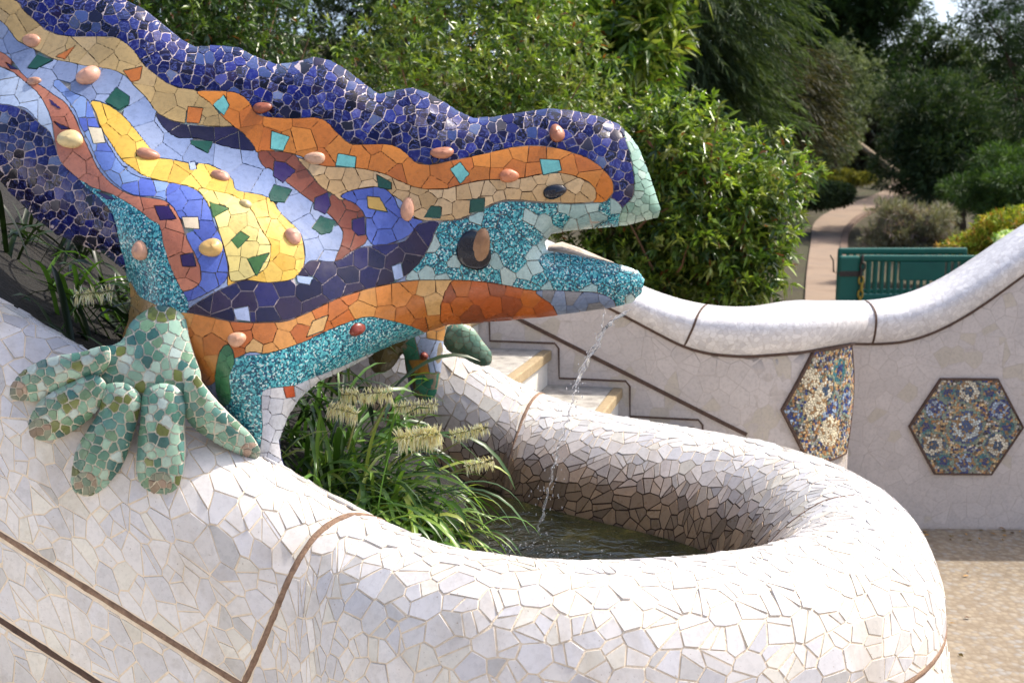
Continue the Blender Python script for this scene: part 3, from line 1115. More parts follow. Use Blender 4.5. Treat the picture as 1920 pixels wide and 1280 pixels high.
# near stairs under the viewer and wall behind, unseen, added to bounce sunlight
near = empty('stairs', (-0.6, 0.6, 0))
bpy.context.view_layer.update()
tag(near, 'near flight of stone stairs in front of the fountain, unseen, added for bounced sunlight', 'stairs')
for i in range(0, 13):
    zt_ = 0.178 * (i + 1)
    a = Vector((-0.15, 0, 0)) - WD * TR * i
    if i >= 3 and False: break
    q = a
    V = []
    yw = 1.3 + 0.05
    for (s_, d0) in ((-TR, 0), (0, 0)):
        pass
    p0 = Vector((q.x, 2.25 - 0.25 * (q.x + 0.4), 0)); p1 = p0 + ndv * 1.05 if zt_ > 0.4 else p0 + ndv * 2.6
    zz = min(zt_, 0.36 + max(0, i - 3) * 0.178)
    for (b_, off) in ((p0, 0), (p0, -TR), (p1, -TR), (p1, 0)):
        c_ = b_ + WD * off
        V += [(c_.x, c_.y, 0.0), (c_.x, c_.y, zz - 0.004 * i)]
    o = mesh_obj('step', V, [(0, 2, 3, 1), (2, 4, 5, 3), (4, 6, 7, 5), (6, 0, 1, 7), (1, 3, 5, 7), (0, 6, 4, 2)], M['riser_plaster'])
    put(o, near)
V = []
pts_ = [Vector((4.0, -2.2, 0)) + UD * k for k in np.linspace(0, 8, 20)]
for i, p in enumerate(pts_):
    h = 1.5 + 0.12 * i
    for (dy, z) in ((0, 0), (0, h - 0.12), (0.08, h - 0.04), (0.0, h + 0.04), (-0.2, h + 0.05), (-0.3, h - 0.1), (-0.3, 0)):
        V.append((p.x, p.y + dy, z))
o = mesh_obj('garden_wall', V, [(i * 7 + k, (i + 1) * 7 + k, (i + 1) * 7 + k + 1, i * 7 + k + 1) for i in range(19) for k in range(6)], M['fine_white_mosaic'], None, None, True)
tag(o, 'white mosaic wall along the near flight of stairs behind the viewer, unseen, added for bounced sunlight', 'wall')

# ================================================================== LIZARD SCULPTURE
def resample(poly, step):
    out = []
    n = len(poly)
    for i in range(n):
        a, b = poly[i], poly[(i + 1) % n]
        L = math.hypot(b[0] - a[0], b[1] - a[1])
        m = max(1, int(round(L / step)))
        for k in range(m): out.append((a[0] + (b[0] - a[0]) * k / m, a[1] + (b[1] - a[1]) * k / m))
    return out
def smooth_poly(poly, m=5):
    n = len(poly)
    out = []
    for i in range(n):
        p0, p1, p2, p3 = [np.array(poly[(i + k) % n], float) for k in (-1, 0, 1, 2)]
        for k in range(m):
            u = k / m
            out.append(tuple(0.5 * (2 * p1 + (p2 - p0) * u + (2 * p0 - 5 * p1 + 4 * p2 - p3) * u * u + (3 * p1 - p0 - 3 * p2 + p3) * u ** 3)))
    return out
def fill(poly, x0, y0, w, h, st=1.0):
    """boolean raster of a polygon, even-odd"""
    m = np.zeros((h, w), bool)
    P = np.array(poly, float)
    P[:, 0] = (P[:, 0] - x0) / st; P[:, 1] = (P[:, 1] - y0) / st
    Q = np.roll(P, -1, axis=0)
    r0 = max(0, int(P[:, 1].min()) - 1); r1 = min(h, int(P[:, 1].max()) + 2)
    for r in range(r0, r1):
        yc = r + 0.5
        c = (P[:, 1] <= yc) != (Q[:, 1] <= yc)
        if not c.any(): continue
        xs_ = np.sort(P[c, 0] + (yc - P[c, 1]) / (Q[c, 1] - P[c, 1]) * (Q[c, 0] - P[c, 0]))
        for k in range(0, len(xs_) - 1, 2):
            a = max(0, int(math.ceil(xs_[k] - 0.5))); b = min(w, int(math.floor(xs_[k + 1] - 0.5)) + 1)
            if b > a: m[r, a:b] = True
    return m
def poisson(mask):
    """solve lap(phi) = -1 inside, 0 outside, coarse to fine"""
    levels = [mask]
    while min(levels[-1].shape) > 24:
        m = levels[-1]
        hh, ww = m.shape[0] // 2 * 2, m.shape[1] // 2 * 2
        m = m[:hh, :ww]
        levels.append(m[::2, ::2] & m[1::2, ::2] & m[::2, 1::2] & m[1::2, 1::2])
    phi = None
    for li in range(len(levels) - 1, -1, -1):
        m = levels[li].astype(float)
        if phi is None: phi = np.zeros_like(m)
        else:
            up = np.repeat(np.repeat(phi, 2, 0), 2, 1) * 4.0
            phi = np.zeros_like(m); phi[:up.shape[0], :up.shape[1]] = up[:m.shape[0], :m.shape[1]]
            phi *= m
        for _ in range(260):
            s_ = np.zeros_like(phi)
            s_[1:-1, 1:-1] = 0.25 * (phi[:-2, 1:-1] + phi[2:, 1:-1] + phi[1:-1, :-2] + phi[1:-1, 2:] + 1.0)
            phi = s_ * m
    return phi

class Pillow:
    """a rounded solid with a traced side outline, its own depth and thickness"""
    def __init__(s, outline, depth_fn, kthick=1.0, cap=None, rs=3.0, step=7.0, smooth=True):
        s.out = resample(smooth_poly(outline, 5) if smooth else outline, step)
        if poly_area(s.out) < 0: s.out = s.out[::-1]
        s.depth = depth_fn
        s.k, s.cap, s.rs = kthick, cap, rs
        P = np.array(s.out)
        pad = 4 * rs
        s.x0, s.y0 = P[:, 0].min() - pad, P[:, 1].min() - pad
        s.w = int((P[:, 0].max() - s.x0 + pad) / rs) + 2; s.h = int((P[:, 1].max() - s.y0 + pad) / rs) + 2
        m = fill(s.out, s.x0, s.y0, s.w, s.h, rs)
        s.phi = poisson(m) * rs * rs
    def _phi(s, px, py):
        u = np.clip((np.asarray(px) - s.x0) / s.rs - 0.5, 0, s.w - 1.001); v = np.clip((np.asarray(py) - s.y0) / s.rs - 0.5, 0, s.h - 1.001)
        i, j = u.astype(int), v.astype(int)
        a, b = u - i, v - j
        f = s.phi
        return f[j, i] * (1 - a) * (1 - b) + f[j, i + 1] * a * (1 - b) + f[j + 1, i] * (1 - a) * b + f[j + 1, i + 1] * a * b
    def thick_px(s, px, py):
        t_ = s.k * np.sqrt(np.maximum(0, 2 * s._phi(px, py)))
        if s.cap: t_ = s.cap * np.tanh(t_ / s.cap)
        return t_
    def front(s, px, py, side=-1, lift=0.0):
        px = np.asarray(px, float); py = np.asarray(py, float)
        Yc = s.depth(px, py)
        t_ = s.thick_px(px, py) * Yc / F
        if side < 0:
            Y = Yc - t_
            a = (px - 960) / F; b = (640 - py) / F
            dy, dz = CP + b * SP, -SP + b * CP
            k = Y / dy
            return np.stack([a * k, Y, EYE + dz * k], -1)
        a = (px - 960) / F; b = (640 - py) / F
        dy, dz = CP + b * SP, -SP + b * CP
        k = Yc / dy
        return np.stack([a * k, Yc + t_, EYE + dz * k], -1)
    def normal(s, px, py):
        e = 4.0
        px = np.asarray(px, float); py = np.asarray(py, float)
        fx = (s._phi(px + e, py) - s._phi(px - e, py)) / (2 * e); fy = -(s._phi(px, py + e) - s._phi(px, py - e)) / (2 * e)
        Yc = s.depth(px, py)
        yx = (s.depth(px + e, py) - s.depth(px - e, py)) / (2 * e) * F / Yc; yz = -(s.depth(px, py + e) - s.depth(px, py - e)) / (2 * e) * F / Yc
        t_ = np.maximum(s.k * np.sqrt(np.maximum(0, 2 * s._phi(px, py))), 1.5)
        k2 = s.k ** 2
        att = 1.0
        if s.cap: att = 1.0 / np.cosh(np.minimum(t_ / s.cap, 8)) ** 2
        n = np.stack([t_ * yx - k2 * fx * att, -t_, t_ * yz - k2 * fy * att], -1)
        return n / (np.linalg.norm(n, axis=-1, keepdims=True) + 1e-9)
    def mesh(s, name, parent, front_mat, back_mat, col_fn, grid=13.0, lower=0.002):
        pts = [tuple(q) for q in s.out]
        n = len(pts)
        P = np.array(pts)
        T = np.roll(P, -1, 0) - np.roll(P, 1, 0)
        T /= np.linalg.norm(T, axis=1)[:, None] + 1e-9
        Nn = np.stack([-T[:, 1], T[:, 0]], 1)
        extra = []
        def dist(q):
            A = P; B = np.roll(P, -1, 0)
            d = B - A
            L2 = (d ** 2).sum(1) + 1e-9
            out = np.full(len(q), 1e9)
            for i in range(0, len(q), 400):
                c = q[i:i + 400, None, :] - A[None]
                u = np.clip((c * d[None]).sum(2) / L2[None], 0, 1)
                out[i:i + 400] = np.sqrt(((c - u[..., None] * d[None]) ** 2).sum(2)).min(1)
            return out
        inside = fill(s.out, s.x0, s.y0, s.w, s.h, s.rs)
        def isin(q):
            i = ((q[:, 0] - s.x0) / s.rs).astype(int).clip(0, s.w - 1); j = ((q[:, 1] - s.y0) / s.rs).astype(int).clip(0, s.h - 1)
            return inside[j, i]
        for r in (1.6, 4.2, 8.5):
            q = P + Nn * r
            ok = (dist(q) > r * 0.85) & isin(q)
            extra += [tuple(a) for a in q[ok]]
        gx = np.arange(P[:, 0].min(), P[:, 0].max(), grid); gy = np.arange(P[:, 1].min(), P[:, 1].max(), grid)
        q = np.array([(x + (grid / 2 if j % 2 else 0), y) for j, y in enumerate(gy) for x in gx])
        ok = isin(q)
        q = q[ok]
        q = q[dist(q) > 13]
        extra += [tuple(a) for a in q]
        allp = [Vector(a) for a in pts + extra]
        res = delaunay_2d_cdt(allp, [], [list(range(n))], 1, 1e-4)
        vs, fs = res[0], res[2]
        A = np.array([(v.x, v.y) for v in vs])
        orig = res[3]
        isb = np.array([any(k < n for k in o_) for o_ in orig])
        lw = np.array([lower(a[0], a[1]) for a in A])[:, None] if callable(lower) else lower
        fr = s.front(A[:, 0], A[:, 1]) - s.normal(A[:, 0], A[:, 1]) * lw
        bk = s.front(A[:, 0], A[:, 1], 1)
        bk[isb] = fr[isb]
        nv = len(A)
        idx = np.where(isb, np.arange(nv), np.arange(nv) + nv)
        V = np.concatenate([fr, bk])
        f1 = [tuple(f) for f in fs]
        f2 = [tuple(int(idx[k]) for k in reversed(f)) for f in fs]
        cols = np.array([col_fn(a[0], a[1]) for a in A])
        o = mesh_obj(name, V, f1 + f2, [front_mat, back_mat], None, np.concatenate([cols, cols]), True)
        mi = np.zeros(len(o.data.polygons), dtype=np.int32); mi[len(f1):] = 1
        for k_, f in enumerate(f1):
            if min(A[q][0] for q in f) < -165: mi[k_] = 1
        o.data.polygons.foreach_set('material_index', mi)
        put(o, parent)
        return o

def trace(mask):
    """outer contour of a mask (pixel corners), largest loop"""
    h, w = mask.shape
    m = np.zeros((h + 2, w + 2), bool); m[1:-1, 1:-1] = mask
    edges = {}
    js, is_ = np.nonzero(m)
    for j, i in zip(js.tolist(), is_.tolist()):
        if not m[j - 1, i]: edges.setdefault((i, j), []).append((i + 1, j))
        if not m[j, i + 1]: edges.setdefault((i + 1, j), []).append((i + 1, j + 1))
        if not m[j + 1, i]: edges.setdefault((i + 1, j + 1), []).append((i, j + 1))
        if not m[j, i - 1]: edges.setdefault((i, j + 1), []).append((i, j))
    best = []
    while edges:
        st_ = next(iter(edges))
        loop = [st_]
        cur = st_
        while True:
            nx_ = edges[cur].pop()
            if not edges[cur]: del edges[cur]
            if nx_ == st_: break
            loop.append(nx_)
            cur = nx_
            if cur not in edges: break
        if len(loop) > len(best): best = loop
    return [(x - 1, y - 1) for x, y in best]
def simplify(P, eps):
    P = np.array(P, float)
    n = len(P)
    if n < 4: return [tuple(q) for q in P]
    c = P.mean(0)
    a = int(np.argmax(((P - c) ** 2).sum(1)))
    P = np.roll(P, -a, 0)
    b = int(np.argmax(((P - P[0]) ** 2).sum(1)))
    def dp(i, j):
        if j - i < 2: return [i]
        d = P[j % n] - P[i]
        L = math.hypot(*d) + 1e-9
        q = P[i + 1:j] - P[i]
        dd = np.abs(q[:, 0] * d[1] - q[:, 1] * d[0]) / L
        k = int(np.argmax(dd))
        if dd[k] < eps: return [i]
        return dp(i, i + 1 + k) + dp(i + 1 + k, j)
    idx = dp(0, b) + dp(b, n)
    return [tuple(P[k]) for k in idx]

def mosaic(pil, lab, x0, y0, bands, parent, rng, tiles, protect=()):
    """lab: raster (1 px) of band numbers; bands[i] = dict(size, gap, colors, mat, lift)"""
    H, W = lab.shape
    for bi, bd in enumerate(bands):
        m = lab == bi + 1
        if not m.any(): continue
        g = bd['gap']
        js, is_ = np.nonzero(m)
        lo_j, hi_j, lo_i, hi_i = js.min(), js.max() + 1, is_.min(), is_.max() + 1
        sub = m[lo_j:hi_j, lo_i:hi_i]
        if bd.get('single'):
            er = sub.copy()
            z = np.zeros((sub.shape[0] + 4, sub.shape[1] + 4), bool); z[2:-2, 2:-2] = sub
            for dj, di in ((0, 1), (0, -1), (1, 0), (-1, 0)): er &= z[2 + dj:2 + dj + sub.shape[0], 2 + di:2 + di + sub.shape[1]]
            groups = {0: er}
            own = np.where(er, 0, -1); ns = 1
        else:
            size = bd['size']
            # dart throwing inside the band
            pts = []
            cell = {}
            cand = np.stack([is_, js], 1)[np.random.default_rng(bi + 5).permutation(len(js))]
            r2 = (size * 0.80) ** 2
            for (x, y) in cand[:60000].tolist():
                cx, cy = int(x // size), int(y // size)
                ok = True
                for a in (-1, 0, 1):
                    for b in (-1, 0, 1):
                        for (ux, uy) in cell.get((cx + a, cy + b), ()):
                            if (ux - x) ** 2 + (uy - y) ** 2 < r2: ok = False; break
                        if not ok: break
                    if not ok: break
                if ok:
                    cell.setdefault((cx, cy), []).append((x, y)); pts.append((x, y))
            pts = np.array(pts, float)
            pts += np.random.default_rng(bi).uniform(-0.12, 0.12, pts.shape) * size
            ns = len(pts)
            own = np.full(sub.shape, -1)
            jj, ii_ = js, is_
            d1o = np.empty(len(jj)); d2o = np.empty(len(jj)); oo = np.empty(len(jj), int)
            ch = max(1, int(4e6 // max(ns, 1)))
            an = bd.get('aniso', 1.0)
            for i in range(0, len(jj), ch):
                dx = ii_[i:i + ch, None] - pts[None, :, 0]; dy = (jj[i:i + ch, None] - pts[None, :, 1]) * an
                ch_ = bd.get('cheb')
                if ch_ is not None:
                    ca_, sa_ = math.cos(ch_), math.sin(ch_)
                    ex, ey = np.abs(dx * ca_ + dy * sa_), np.abs(-dx * sa_ + dy * ca_)
                    d = np.maximum(ex, ey) + 0.25 * np.minimum(ex, ey)
                else:
                    d = np.sqrt(dx * dx + dy * dy)
                if ns > 1:
                    pi = np.argpartition(d, 1, axis=1)[:, :2]
                    da = np.take_along_axis(d, pi, 1)
                    sw = da[:, 0] > da[:, 1]
                    da[sw] = da[sw][:, ::-1]; pi[sw] = pi[sw][:, ::-1]
                    d1o[i:i + ch] = da[:, 0]; d2o[i:i + ch] = da[:, 1]; oo[i:i + ch] = pi[:, 0]
                    q = pts[pi[:, 0]] - pts[pi[:, 1]]
                    sep = np.hypot(q[:, 0], q[:, 1]) + 1e-6
                    # true distance to the bisector
                    d2o[i:i + ch] = (da[:, 1] ** 2 - da[:, 0] ** 2) / (2 * sep) if ch_ is None else (da[:, 1] - da[:, 0]) * 0.5
                else:
                    d2o[i:i + ch] = 1e9; oo[i:i + ch] = 0
            keep = d2o > g * 0.5
            own[jj - lo_j, ii_ - lo_i] = np.where(keep, oo, -1)
            # gap along the band's edge
            if g > 0.9:
                z = np.zeros((sub.shape[0] + 4, sub.shape[1] + 4), bool); z[2:-2, 2:-2] = sub
                er = sub.copy()
                for dj, di in ((0, 1), (0, -1), (1, 0), (-1, 0)): er &= z[2 + dj:2 + dj + sub.shape[0], 2 + di:2 + di + sub.shape[1]]
                own[~er] = -1
        order = np.argsort(own[own >= 0], kind='stable')
        vj, vi = np.nonzero(own >= 0)
        ov = own[vj, vi]
        order = np.argsort(ov, kind='stable')
        vj, vi, ov = vj[order], vi[order], ov[order]
        cuts = np.searchsorted(ov, np.arange(ns + 1))
        found = []
        for k in range(ns):
            a, b = cuts[k], cuts[k + 1]
            if b - a < 14: continue
            cj, ci = vj[a:b], vi[a:b]
            mm = np.zeros((cj.max() - cj.min() + 1, ci.max() - ci.min() + 1), bool)
            mm[cj - cj.min(), ci - ci.min()] = True
            loop = trace(mm)
            if len(loop) < 8: continue
            poly = simplify(loop, 0.95)
            poly = dedupe([(x + ci.min() + lo_i + x0, y + cj.min() + lo_j + y0) for x, y in poly], 1.2)
            if len(poly) < 3: continue
            if poly_area(poly) < 0: poly = poly[::-1]
            ar = poly_area(poly)
            if ar < 16: continue
            A = np.array(poly)
            c = A.mean(0)
            star = all((A[i][0] - c[0]) * (A[(i + 1) % len(A)][1] - c[1]) - (A[(i + 1) % len(A)][0] - c[0]) * (A[i][1] - c[1]) > 0 for i in range(len(A)))
            found.append((poly, A, c, star, ar))
        if not found: continue
        allv = np.vstack([np.vstack([q[1], q[2][None]]) for q in found])
        PA, NA = pil.front(allv[:, 0], allv[:, 1]), pil.normal(allv[:, 0], allv[:, 1])
        kk = 0
        for poly, A, c, star, ar in found:
            n_ = len(A)
            P, N, C, NC = PA[kk:kk + n_], NA[kk:kk + n_], PA[kk + n_], NA[kk + n_]
            kk += n_ + 1
            # (image y runs down: reverse for outward faces)
            fine = bd['gap'] < 1.9
            lift = bd.get('lift', 0.0009 if fine else 0.0016) + rng.uniform(0, bd.get('vary', 0.0004 if fine else 0.0012))
            ti = np.array([rng.gauss(0, 1), 0, rng.gauss(0, 1)]) * bd.get('tilt', 0.003)
            P = P + np.outer(np.dot(P - C, ti), NC)
            cl = bd['colors'](rng) if callable(bd['colors']) else bd['colors'][int(rng.random() * len(bd['colors']))]
            cl = np.array(cl) * rng.uniform(1 - bd.get('var', 0.12), 1 + bd.get('var', 0.12))
            mt = bd['mat'](rng) if callable(bd['mat']) else bd['mat']
            gy_ = cl.mean()
            cl = (cl * 0.93 + gy_ * 0.07) * bd.get('scale', 0.82)
            geo = tile_geom(list(P[::-1]), list(N[::-1]), C, NC, lift, 0.0003 if fine else 0.0008, 0.006, star, [(q[0], -q[1]) for q in poly[::-1]])
            nrm = None
            if True:
                nv_ = bd.get('nvar', 0.018 if fine else 0.05)
                tv = np.array([rng.gauss(0, nv_), rng.gauss(0, nv_), rng.gauss(0, nv_)])
                N2 = [q + tv for q in N[::-1]]
                nrm = N2 * 3 + ([NC + tv] if star else [])
            tiles.add(geo, cl, mt, ar if (-20 < c[0] < 1940 and -20 < c[1] < 1300) else 0, nrm)

# depth of the lizard's mid-plane, from a few anchor points
ANCH = np.array([(1180, 400, 3.22), (1000, 400, 3.24), (800, 380, 3.26), (600, 300, 3.28), (350, 170, 3.34), (0, 40, 3.48), (-300, -100, 3.62), (-650, -250, 3.8),
                 (80, 330, 3.20), (230, 470, 2.98), (300, 590, 2.84), (400, 680, 2.84), (480, 840, 2.78), (520, 760, 2.86), (620, 640, 3.08), (800, 580, 3.22), (1100, 560, 3.22), (450, 520, 3.05)])
def lizard_depth(px, py):
    px = np.asarray(px, float); py = np.asarray(py, float)
    num = np.zeros(np.broadcast(px, py).shape); den = num.copy()
    for x, y, Y in ANCH:
        w_ = np.exp(-((px - x) ** 2 + (py - y) ** 2) / (2 * 105.0 ** 2)) + 1e-9 / (1e4 + (px - x) ** 2 + (py - y) ** 2)
        num = num + w_ * Y; den = den + w_
    return num / den

_gx = np.arange(-760, 1300, 12.0); _gy = np.arange(-420, 960, 12.0)
_GX, _GY = np.meshgrid(_gx, _gy)
_DG = lizard_depth(_GX, _GY)
def lizard_depth(px, py):
    u = np.clip((np.asarray(px, float) + 760) / 12.0, 0, len(_gx) - 1.001); v = np.clip((np.asarray(py, float) + 420) / 12.0, 0, len(_gy) - 1.001)
    i = u.astype(int); j = v.astype(int)
    a = u - i; b = v - j
    return _DG[j, i] * (1 - a) * (1 - b) + _DG[j, i + 1] * a * (1 - b) + _DG[j + 1, i] * (1 - a) * b + _DG[j + 1, i + 1] * a * b
OUT = [(-700, -340), (-450, -290), (-200, -200), (0, -118), (120, -62), (190, -28), (232, -2), (269, 17), (302, 44), (336, 72), (366, 87), (403, 85), (447, 89), (480, 106), (517, 120), (551, 117), (588, 106), (620, 113), (652, 132), (686, 159), (711, 176),
       (736, 170), (774, 164), (804, 175), (833, 191), (859, 208), (888, 221), (922, 219), (964, 212), (1027, 203), (1082, 208), (1124, 218), (1158, 231), (1180, 252), (1200, 281), (1221, 336), (1239, 392), (1234, 408), (1175, 423), (1112, 429), (1070, 433), (1034, 439),
       (1022, 454), (1026, 470), (1061, 475), (1103, 482), (1141, 490), (1171, 498), (1196, 507), (1209, 524), (1204, 548), (1184, 568), (1150, 577), (1091, 585), (1027, 594), (964, 600), (900, 605), (838, 610), (792, 626), (745, 643), (699, 665), (648, 693),
       (597, 716), (562, 747), (539, 783), (523, 826), (527, 857), (536, 882), (510, 890), (470, 872), (430, 810), (400, 760), (350, 700), (300, 665), (250, 650), (230, 630), (241, 597), (245, 566), (243, 531), (232, 505), (197, 479), (153, 461), (105, 439), (66, 409),
       (20, 363), (-30, 305), (-120, 215), (-300, 60), (-500, -60), (-700, -160)]
body_p = Pillow(OUT, lizard_depth, 0.80, 190.0, 3.0, 7.0, smooth=False)
RX0, RY0, RW, RH = -160, -150, 1420, 1060
lab = np.zeros((RH, RW), np.int16)
silh = fill(body_p.out, RX0, RY0, RW, RH)
BANDS = []
def pick(*cs): return [lin(*c) for c in cs]
def band(poly, size, gap, colors, mat='glazed_tile', smooth=True, **kw):
    BANDS.append(dict(size=size, gap=gap, colors=colors, mat=mat, **kw))
    m = fill(smooth_poly(poly, 4) if smooth else poly, RX0, RY0, RW, RH)
    lab[m & silh] = len(BANDS)
RIDGE_C = pick((16, 18, 84), (20, 26, 118), (26, 36, 150), (14, 12, 56), (22, 30, 132), (40, 56, 172), (34, 20, 76), (12, 10, 46))
def ridge_col(rng):
    r = rng.random()
    if r < 0.06: return lin(78, 104, 176)
    if r < 0.075: return lin(130, 150, 200)
    return RIDGE_C[int(rng.random() * len(RIDGE_C))]
def ridge_mat(rng): return 'marbled_tile' if rng.random() < 0.9 else 'glazed_tile'
NAVY = pick((24, 20, 66), (28, 24, 78), (34, 28, 70), (22, 18, 54))
TAN = pick((196, 166, 108), (188, 158, 100), (202, 172, 118))
ORANGE = pick((224, 130, 22), (216, 122, 20), (230, 140, 34), (210, 114, 20))
LBLUE = pick((142, 160, 200), (136, 154, 196), (150, 167, 204), (130, 150, 194))
# light blue ground of the flank
band([(-160, -150), (1260, -150), (1260, 910), (-160, 910)], 50, 1.6, LBLUE, smooth=False)
# left shoulder, paler
band([(-160, 60), (0, 125), (47, 150), (75, 178), (95, 215), (102, 265), (80, 240), (50, 205), (0, 196), (-160, 160)], 40, 1.8, pick((182, 202, 234), (192, 210, 238)))
# ridge
ridge_low = [(-160, -75), (-60, -45), (27, 0), (44, 20), (67, 40), (87, 57), (114, 66), (144, 69), (208, 69), (232, 79), (252, 97), (269, 121), (289, 138), (312, 155), (336, 165), (370, 171), (437, 173), (464, 188), (480, 212), (504, 220), (551, 222), (584, 220), (610, 227), (635, 252), (656, 269), (686, 271),
             (728, 271), (753, 281), (778, 303), (804, 309), (850, 300), (901, 290), (956, 277), (998, 273), (1040, 277), (1091, 292), (1124, 311), (1146, 336), (1150, 362), (1146, 372), (1167, 391), (1186, 370), (1190, 336), (1181, 286), (1171, 250)]
ridge_poly = ridge_low + [(1185, 180), (900, 150), (600, 60), (300, -60), (0, -150), (-160, -160)]
band(ridge_poly, 20, 1.95, ridge_col, ridge_mat, smooth=False, tilt=0.03, lift=0.0007, var=0.3, vary=0.0009, scale=0.38, cheb=0.35, nvar=0.12)
# tan band under the ridge
band([(-160, -75), (-60, -45), (27, 0), (44, 20), (67, 40), (87, 57), (114, 66), (144, 69), (208, 69), (232, 79), (252, 97), (269, 121), (289, 138), (312, 155), (336, 165), (370, 171), (396, 195), (416, 218), (437, 236), (403, 237), (349, 232), (312, 222), (292, 208), (275, 185), (255, 165), (232, 141), (202, 129), (161, 124), (134, 118), (101, 111), (67, 94), (34, 77), (20, 60), (0, 39), (-60, 10), (-160, -30)], 38, 1.2, TAN)
# orange band around the eye
band([(370, 171), (437, 173), (464, 188), (480, 212), (504, 220), (551, 222), (584, 220), (610, 227), (635, 252), (656, 269), (686, 271), (728, 271), (753, 281), (778, 303), (804, 309), (850, 300), (901, 290), (956, 277), (998, 273), (1040, 277), (1091, 292), (1124, 311), (1146, 336), (1150, 360), (1129, 382), (1112, 378), (1112, 349), (1082, 332), (1049, 324), (1019, 326), (998, 330), (964, 336), (905, 338), (863, 347), (829, 355), (787, 353), (753, 341), (719, 326), (669, 315), (605, 311), (555, 290), (514, 284), (484, 286), (477, 279), (453, 252), (437, 236), (416, 218), (396, 195)], 42, 1.2, ORANGE)
# navy sliver
band([(292, 213), (319, 225), (349, 233), (403, 238), (437, 238), (460, 255), (478, 281), (447, 280), (420, 274), (370, 260), (336, 259), (309, 242)], 40, 1.8, NAVY)
# brown band
band([(484, 286), (514, 284), (551, 290), (571, 312), (601, 349), (639, 370), (681, 387), (687, 412), (687, 452), (660, 471), (628, 492), (639, 459), (642, 433), (618, 404), (584, 378), (546, 349), (508, 318), (494, 312)], 40, 1.6, pick((138, 74, 50), (148, 82, 58), (130, 68, 46)))
# head tan
band([(559, 296), (605, 311), (669, 315), (719, 326), (753, 341), (787, 353), (829, 355), (863, 347), (905, 338), (964, 336), (998, 330), (1019, 326), (1049, 324), (1082, 332), (1112, 349), (1118, 368), (1108, 379), (1070, 381), (1006, 378), (956, 374), (922, 383), (888, 400), (854, 412), (804, 414), (774, 404), (749, 374), (700, 353), (645, 375), (627, 366), (601, 349), (580, 322)], 31, 1.3, pick((220, 184, 132), (212, 174, 120), (226, 192, 142), (206, 168, 112)))
# blue patch on the cheek
band([(639, 368), (669, 355), (711, 351), (736, 366), (749, 391), (774, 408), (793, 416), (770, 439), (740, 454), (702, 461), (686, 437), (686, 408), (668, 384)], 40, 1.5, pick((84, 106, 196), (78, 98, 188), (92, 114, 202)))
# blue band left of the yellow
band([(110, 150), (134, 172), (165, 188), (185, 235), (202, 269), (228, 309), (255, 330), (299, 340), (336, 346), (366, 356), (388, 380), (402, 420), (412, 440), (424, 466), (428, 509), (412, 536), (350, 566), (346, 546), (372, 531), (374, 496), (352, 452), (346, 422), (330, 400), (316, 380), (299, 370), (252, 366), (218, 346), (188, 312), (168, 269), (151, 235), (141, 208), (118, 178), (100, 160)], 34, 1.8,
     lambda r: lin(*random.choice([(120, 150, 214), (100, 128, 206), (136, 166, 220), (84, 106, 198), (92, 116, 204)])))
band([(316, 345), (340, 347), (366, 356), (388, 380), (402, 420), (412, 440), (424, 466), (428, 509), (412, 536), (350, 566), (346, 546), (372, 531), (374, 496), (352, 452), (346, 422), (330, 400), (312, 376)], 36, 1.6, pick((76, 98, 192), (84, 108, 200), (92, 116, 206)))
# yellow
band([(171, 190), (198, 195), (228, 215), (255, 245), (279, 275), (299, 296), (322, 299), (353, 306), (393, 309), (433, 333), (443, 356), (477, 363), (507, 373), (527, 400), (548, 420), (564, 439), (571, 470), (569, 500), (551, 522), (507, 531), (460, 527), (428, 536), (428, 500), (415, 448), (402, 410), (388, 378), (363, 353), (302, 339), (269, 329), (249, 316), (228, 299), (208, 269), (191, 242), (179, 212)], 36, 1.2, pick((236, 190, 62), (230, 180, 52), (240, 198, 78)))
band([(372, 354), (410, 360), (440, 368), (470, 392), (490, 430), (508, 462), (500, 500), (470, 520), (440, 528), (430, 520), (428, 496), (415, 446), (402, 408), (388, 378)], 34, 1.2, pick((226, 206, 118), (220, 198, 110), (230, 212, 130)))
# salmon
band([(-160, 10), (-60, 70), (0, 97), (20, 111), (47, 144), (77, 161), (101, 178), (124, 195), (141, 222), (155, 255), (171, 289), (188, 322), (215, 349), (249, 366), (299, 374), (322, 386), (338, 413), (350, 446), (374, 496), (374, 531), (346, 546), (334, 531), (318, 496), (305, 457), (297, 422), (282, 413), (255, 392), (215, 368), (175, 354), (144, 336), (114, 306), (104, 269), (97, 228), (87, 202), (71, 175), (40, 148), (17, 131), (0, 124), (-60, 95), (-160, 50)], 44, 1.5, pick((200, 122, 92), (192, 114, 84), (208, 130, 98)))
# arm: dark blue outside, turquoise inside
band([(-160, 165), (-60, 175), (0, 195), (20, 198), (47, 208), (74, 232), (94, 249), (104, 279), (118, 309), (148, 336), (165, 352), (202, 386), (218, 428), (226, 460), (240, 505), (232, 530), (150, 500), (60, 440), (-20, 350), (-160, 280)], 19, 2.2, ridge_col, ridge_mat, tilt=0.04, lift=0.0007, var=0.3, vary=0.0009, scale=0.38, cheb=0.35, nvar=0.12)
SPK = lambda rng: (0.95, 1.0, 1.0)
band([(150, 338), (175, 352), (215, 367), (255, 391), (282, 412), (299, 424), (306, 457), (318, 496), (334, 533), (352, 566), (346, 590), (302, 577), (262, 555), (240, 531), (236, 500), (224, 452), (214, 408), (196, 380), (166, 354)], 27, 0.8, SPK, 'speckled_tile')
band([(240, 531), (262, 555), (302, 577), (320, 600), (300, 660), (230, 640)], 30, 1.5, pick((188, 140, 70), (176, 128, 60), (150, 120, 66)))
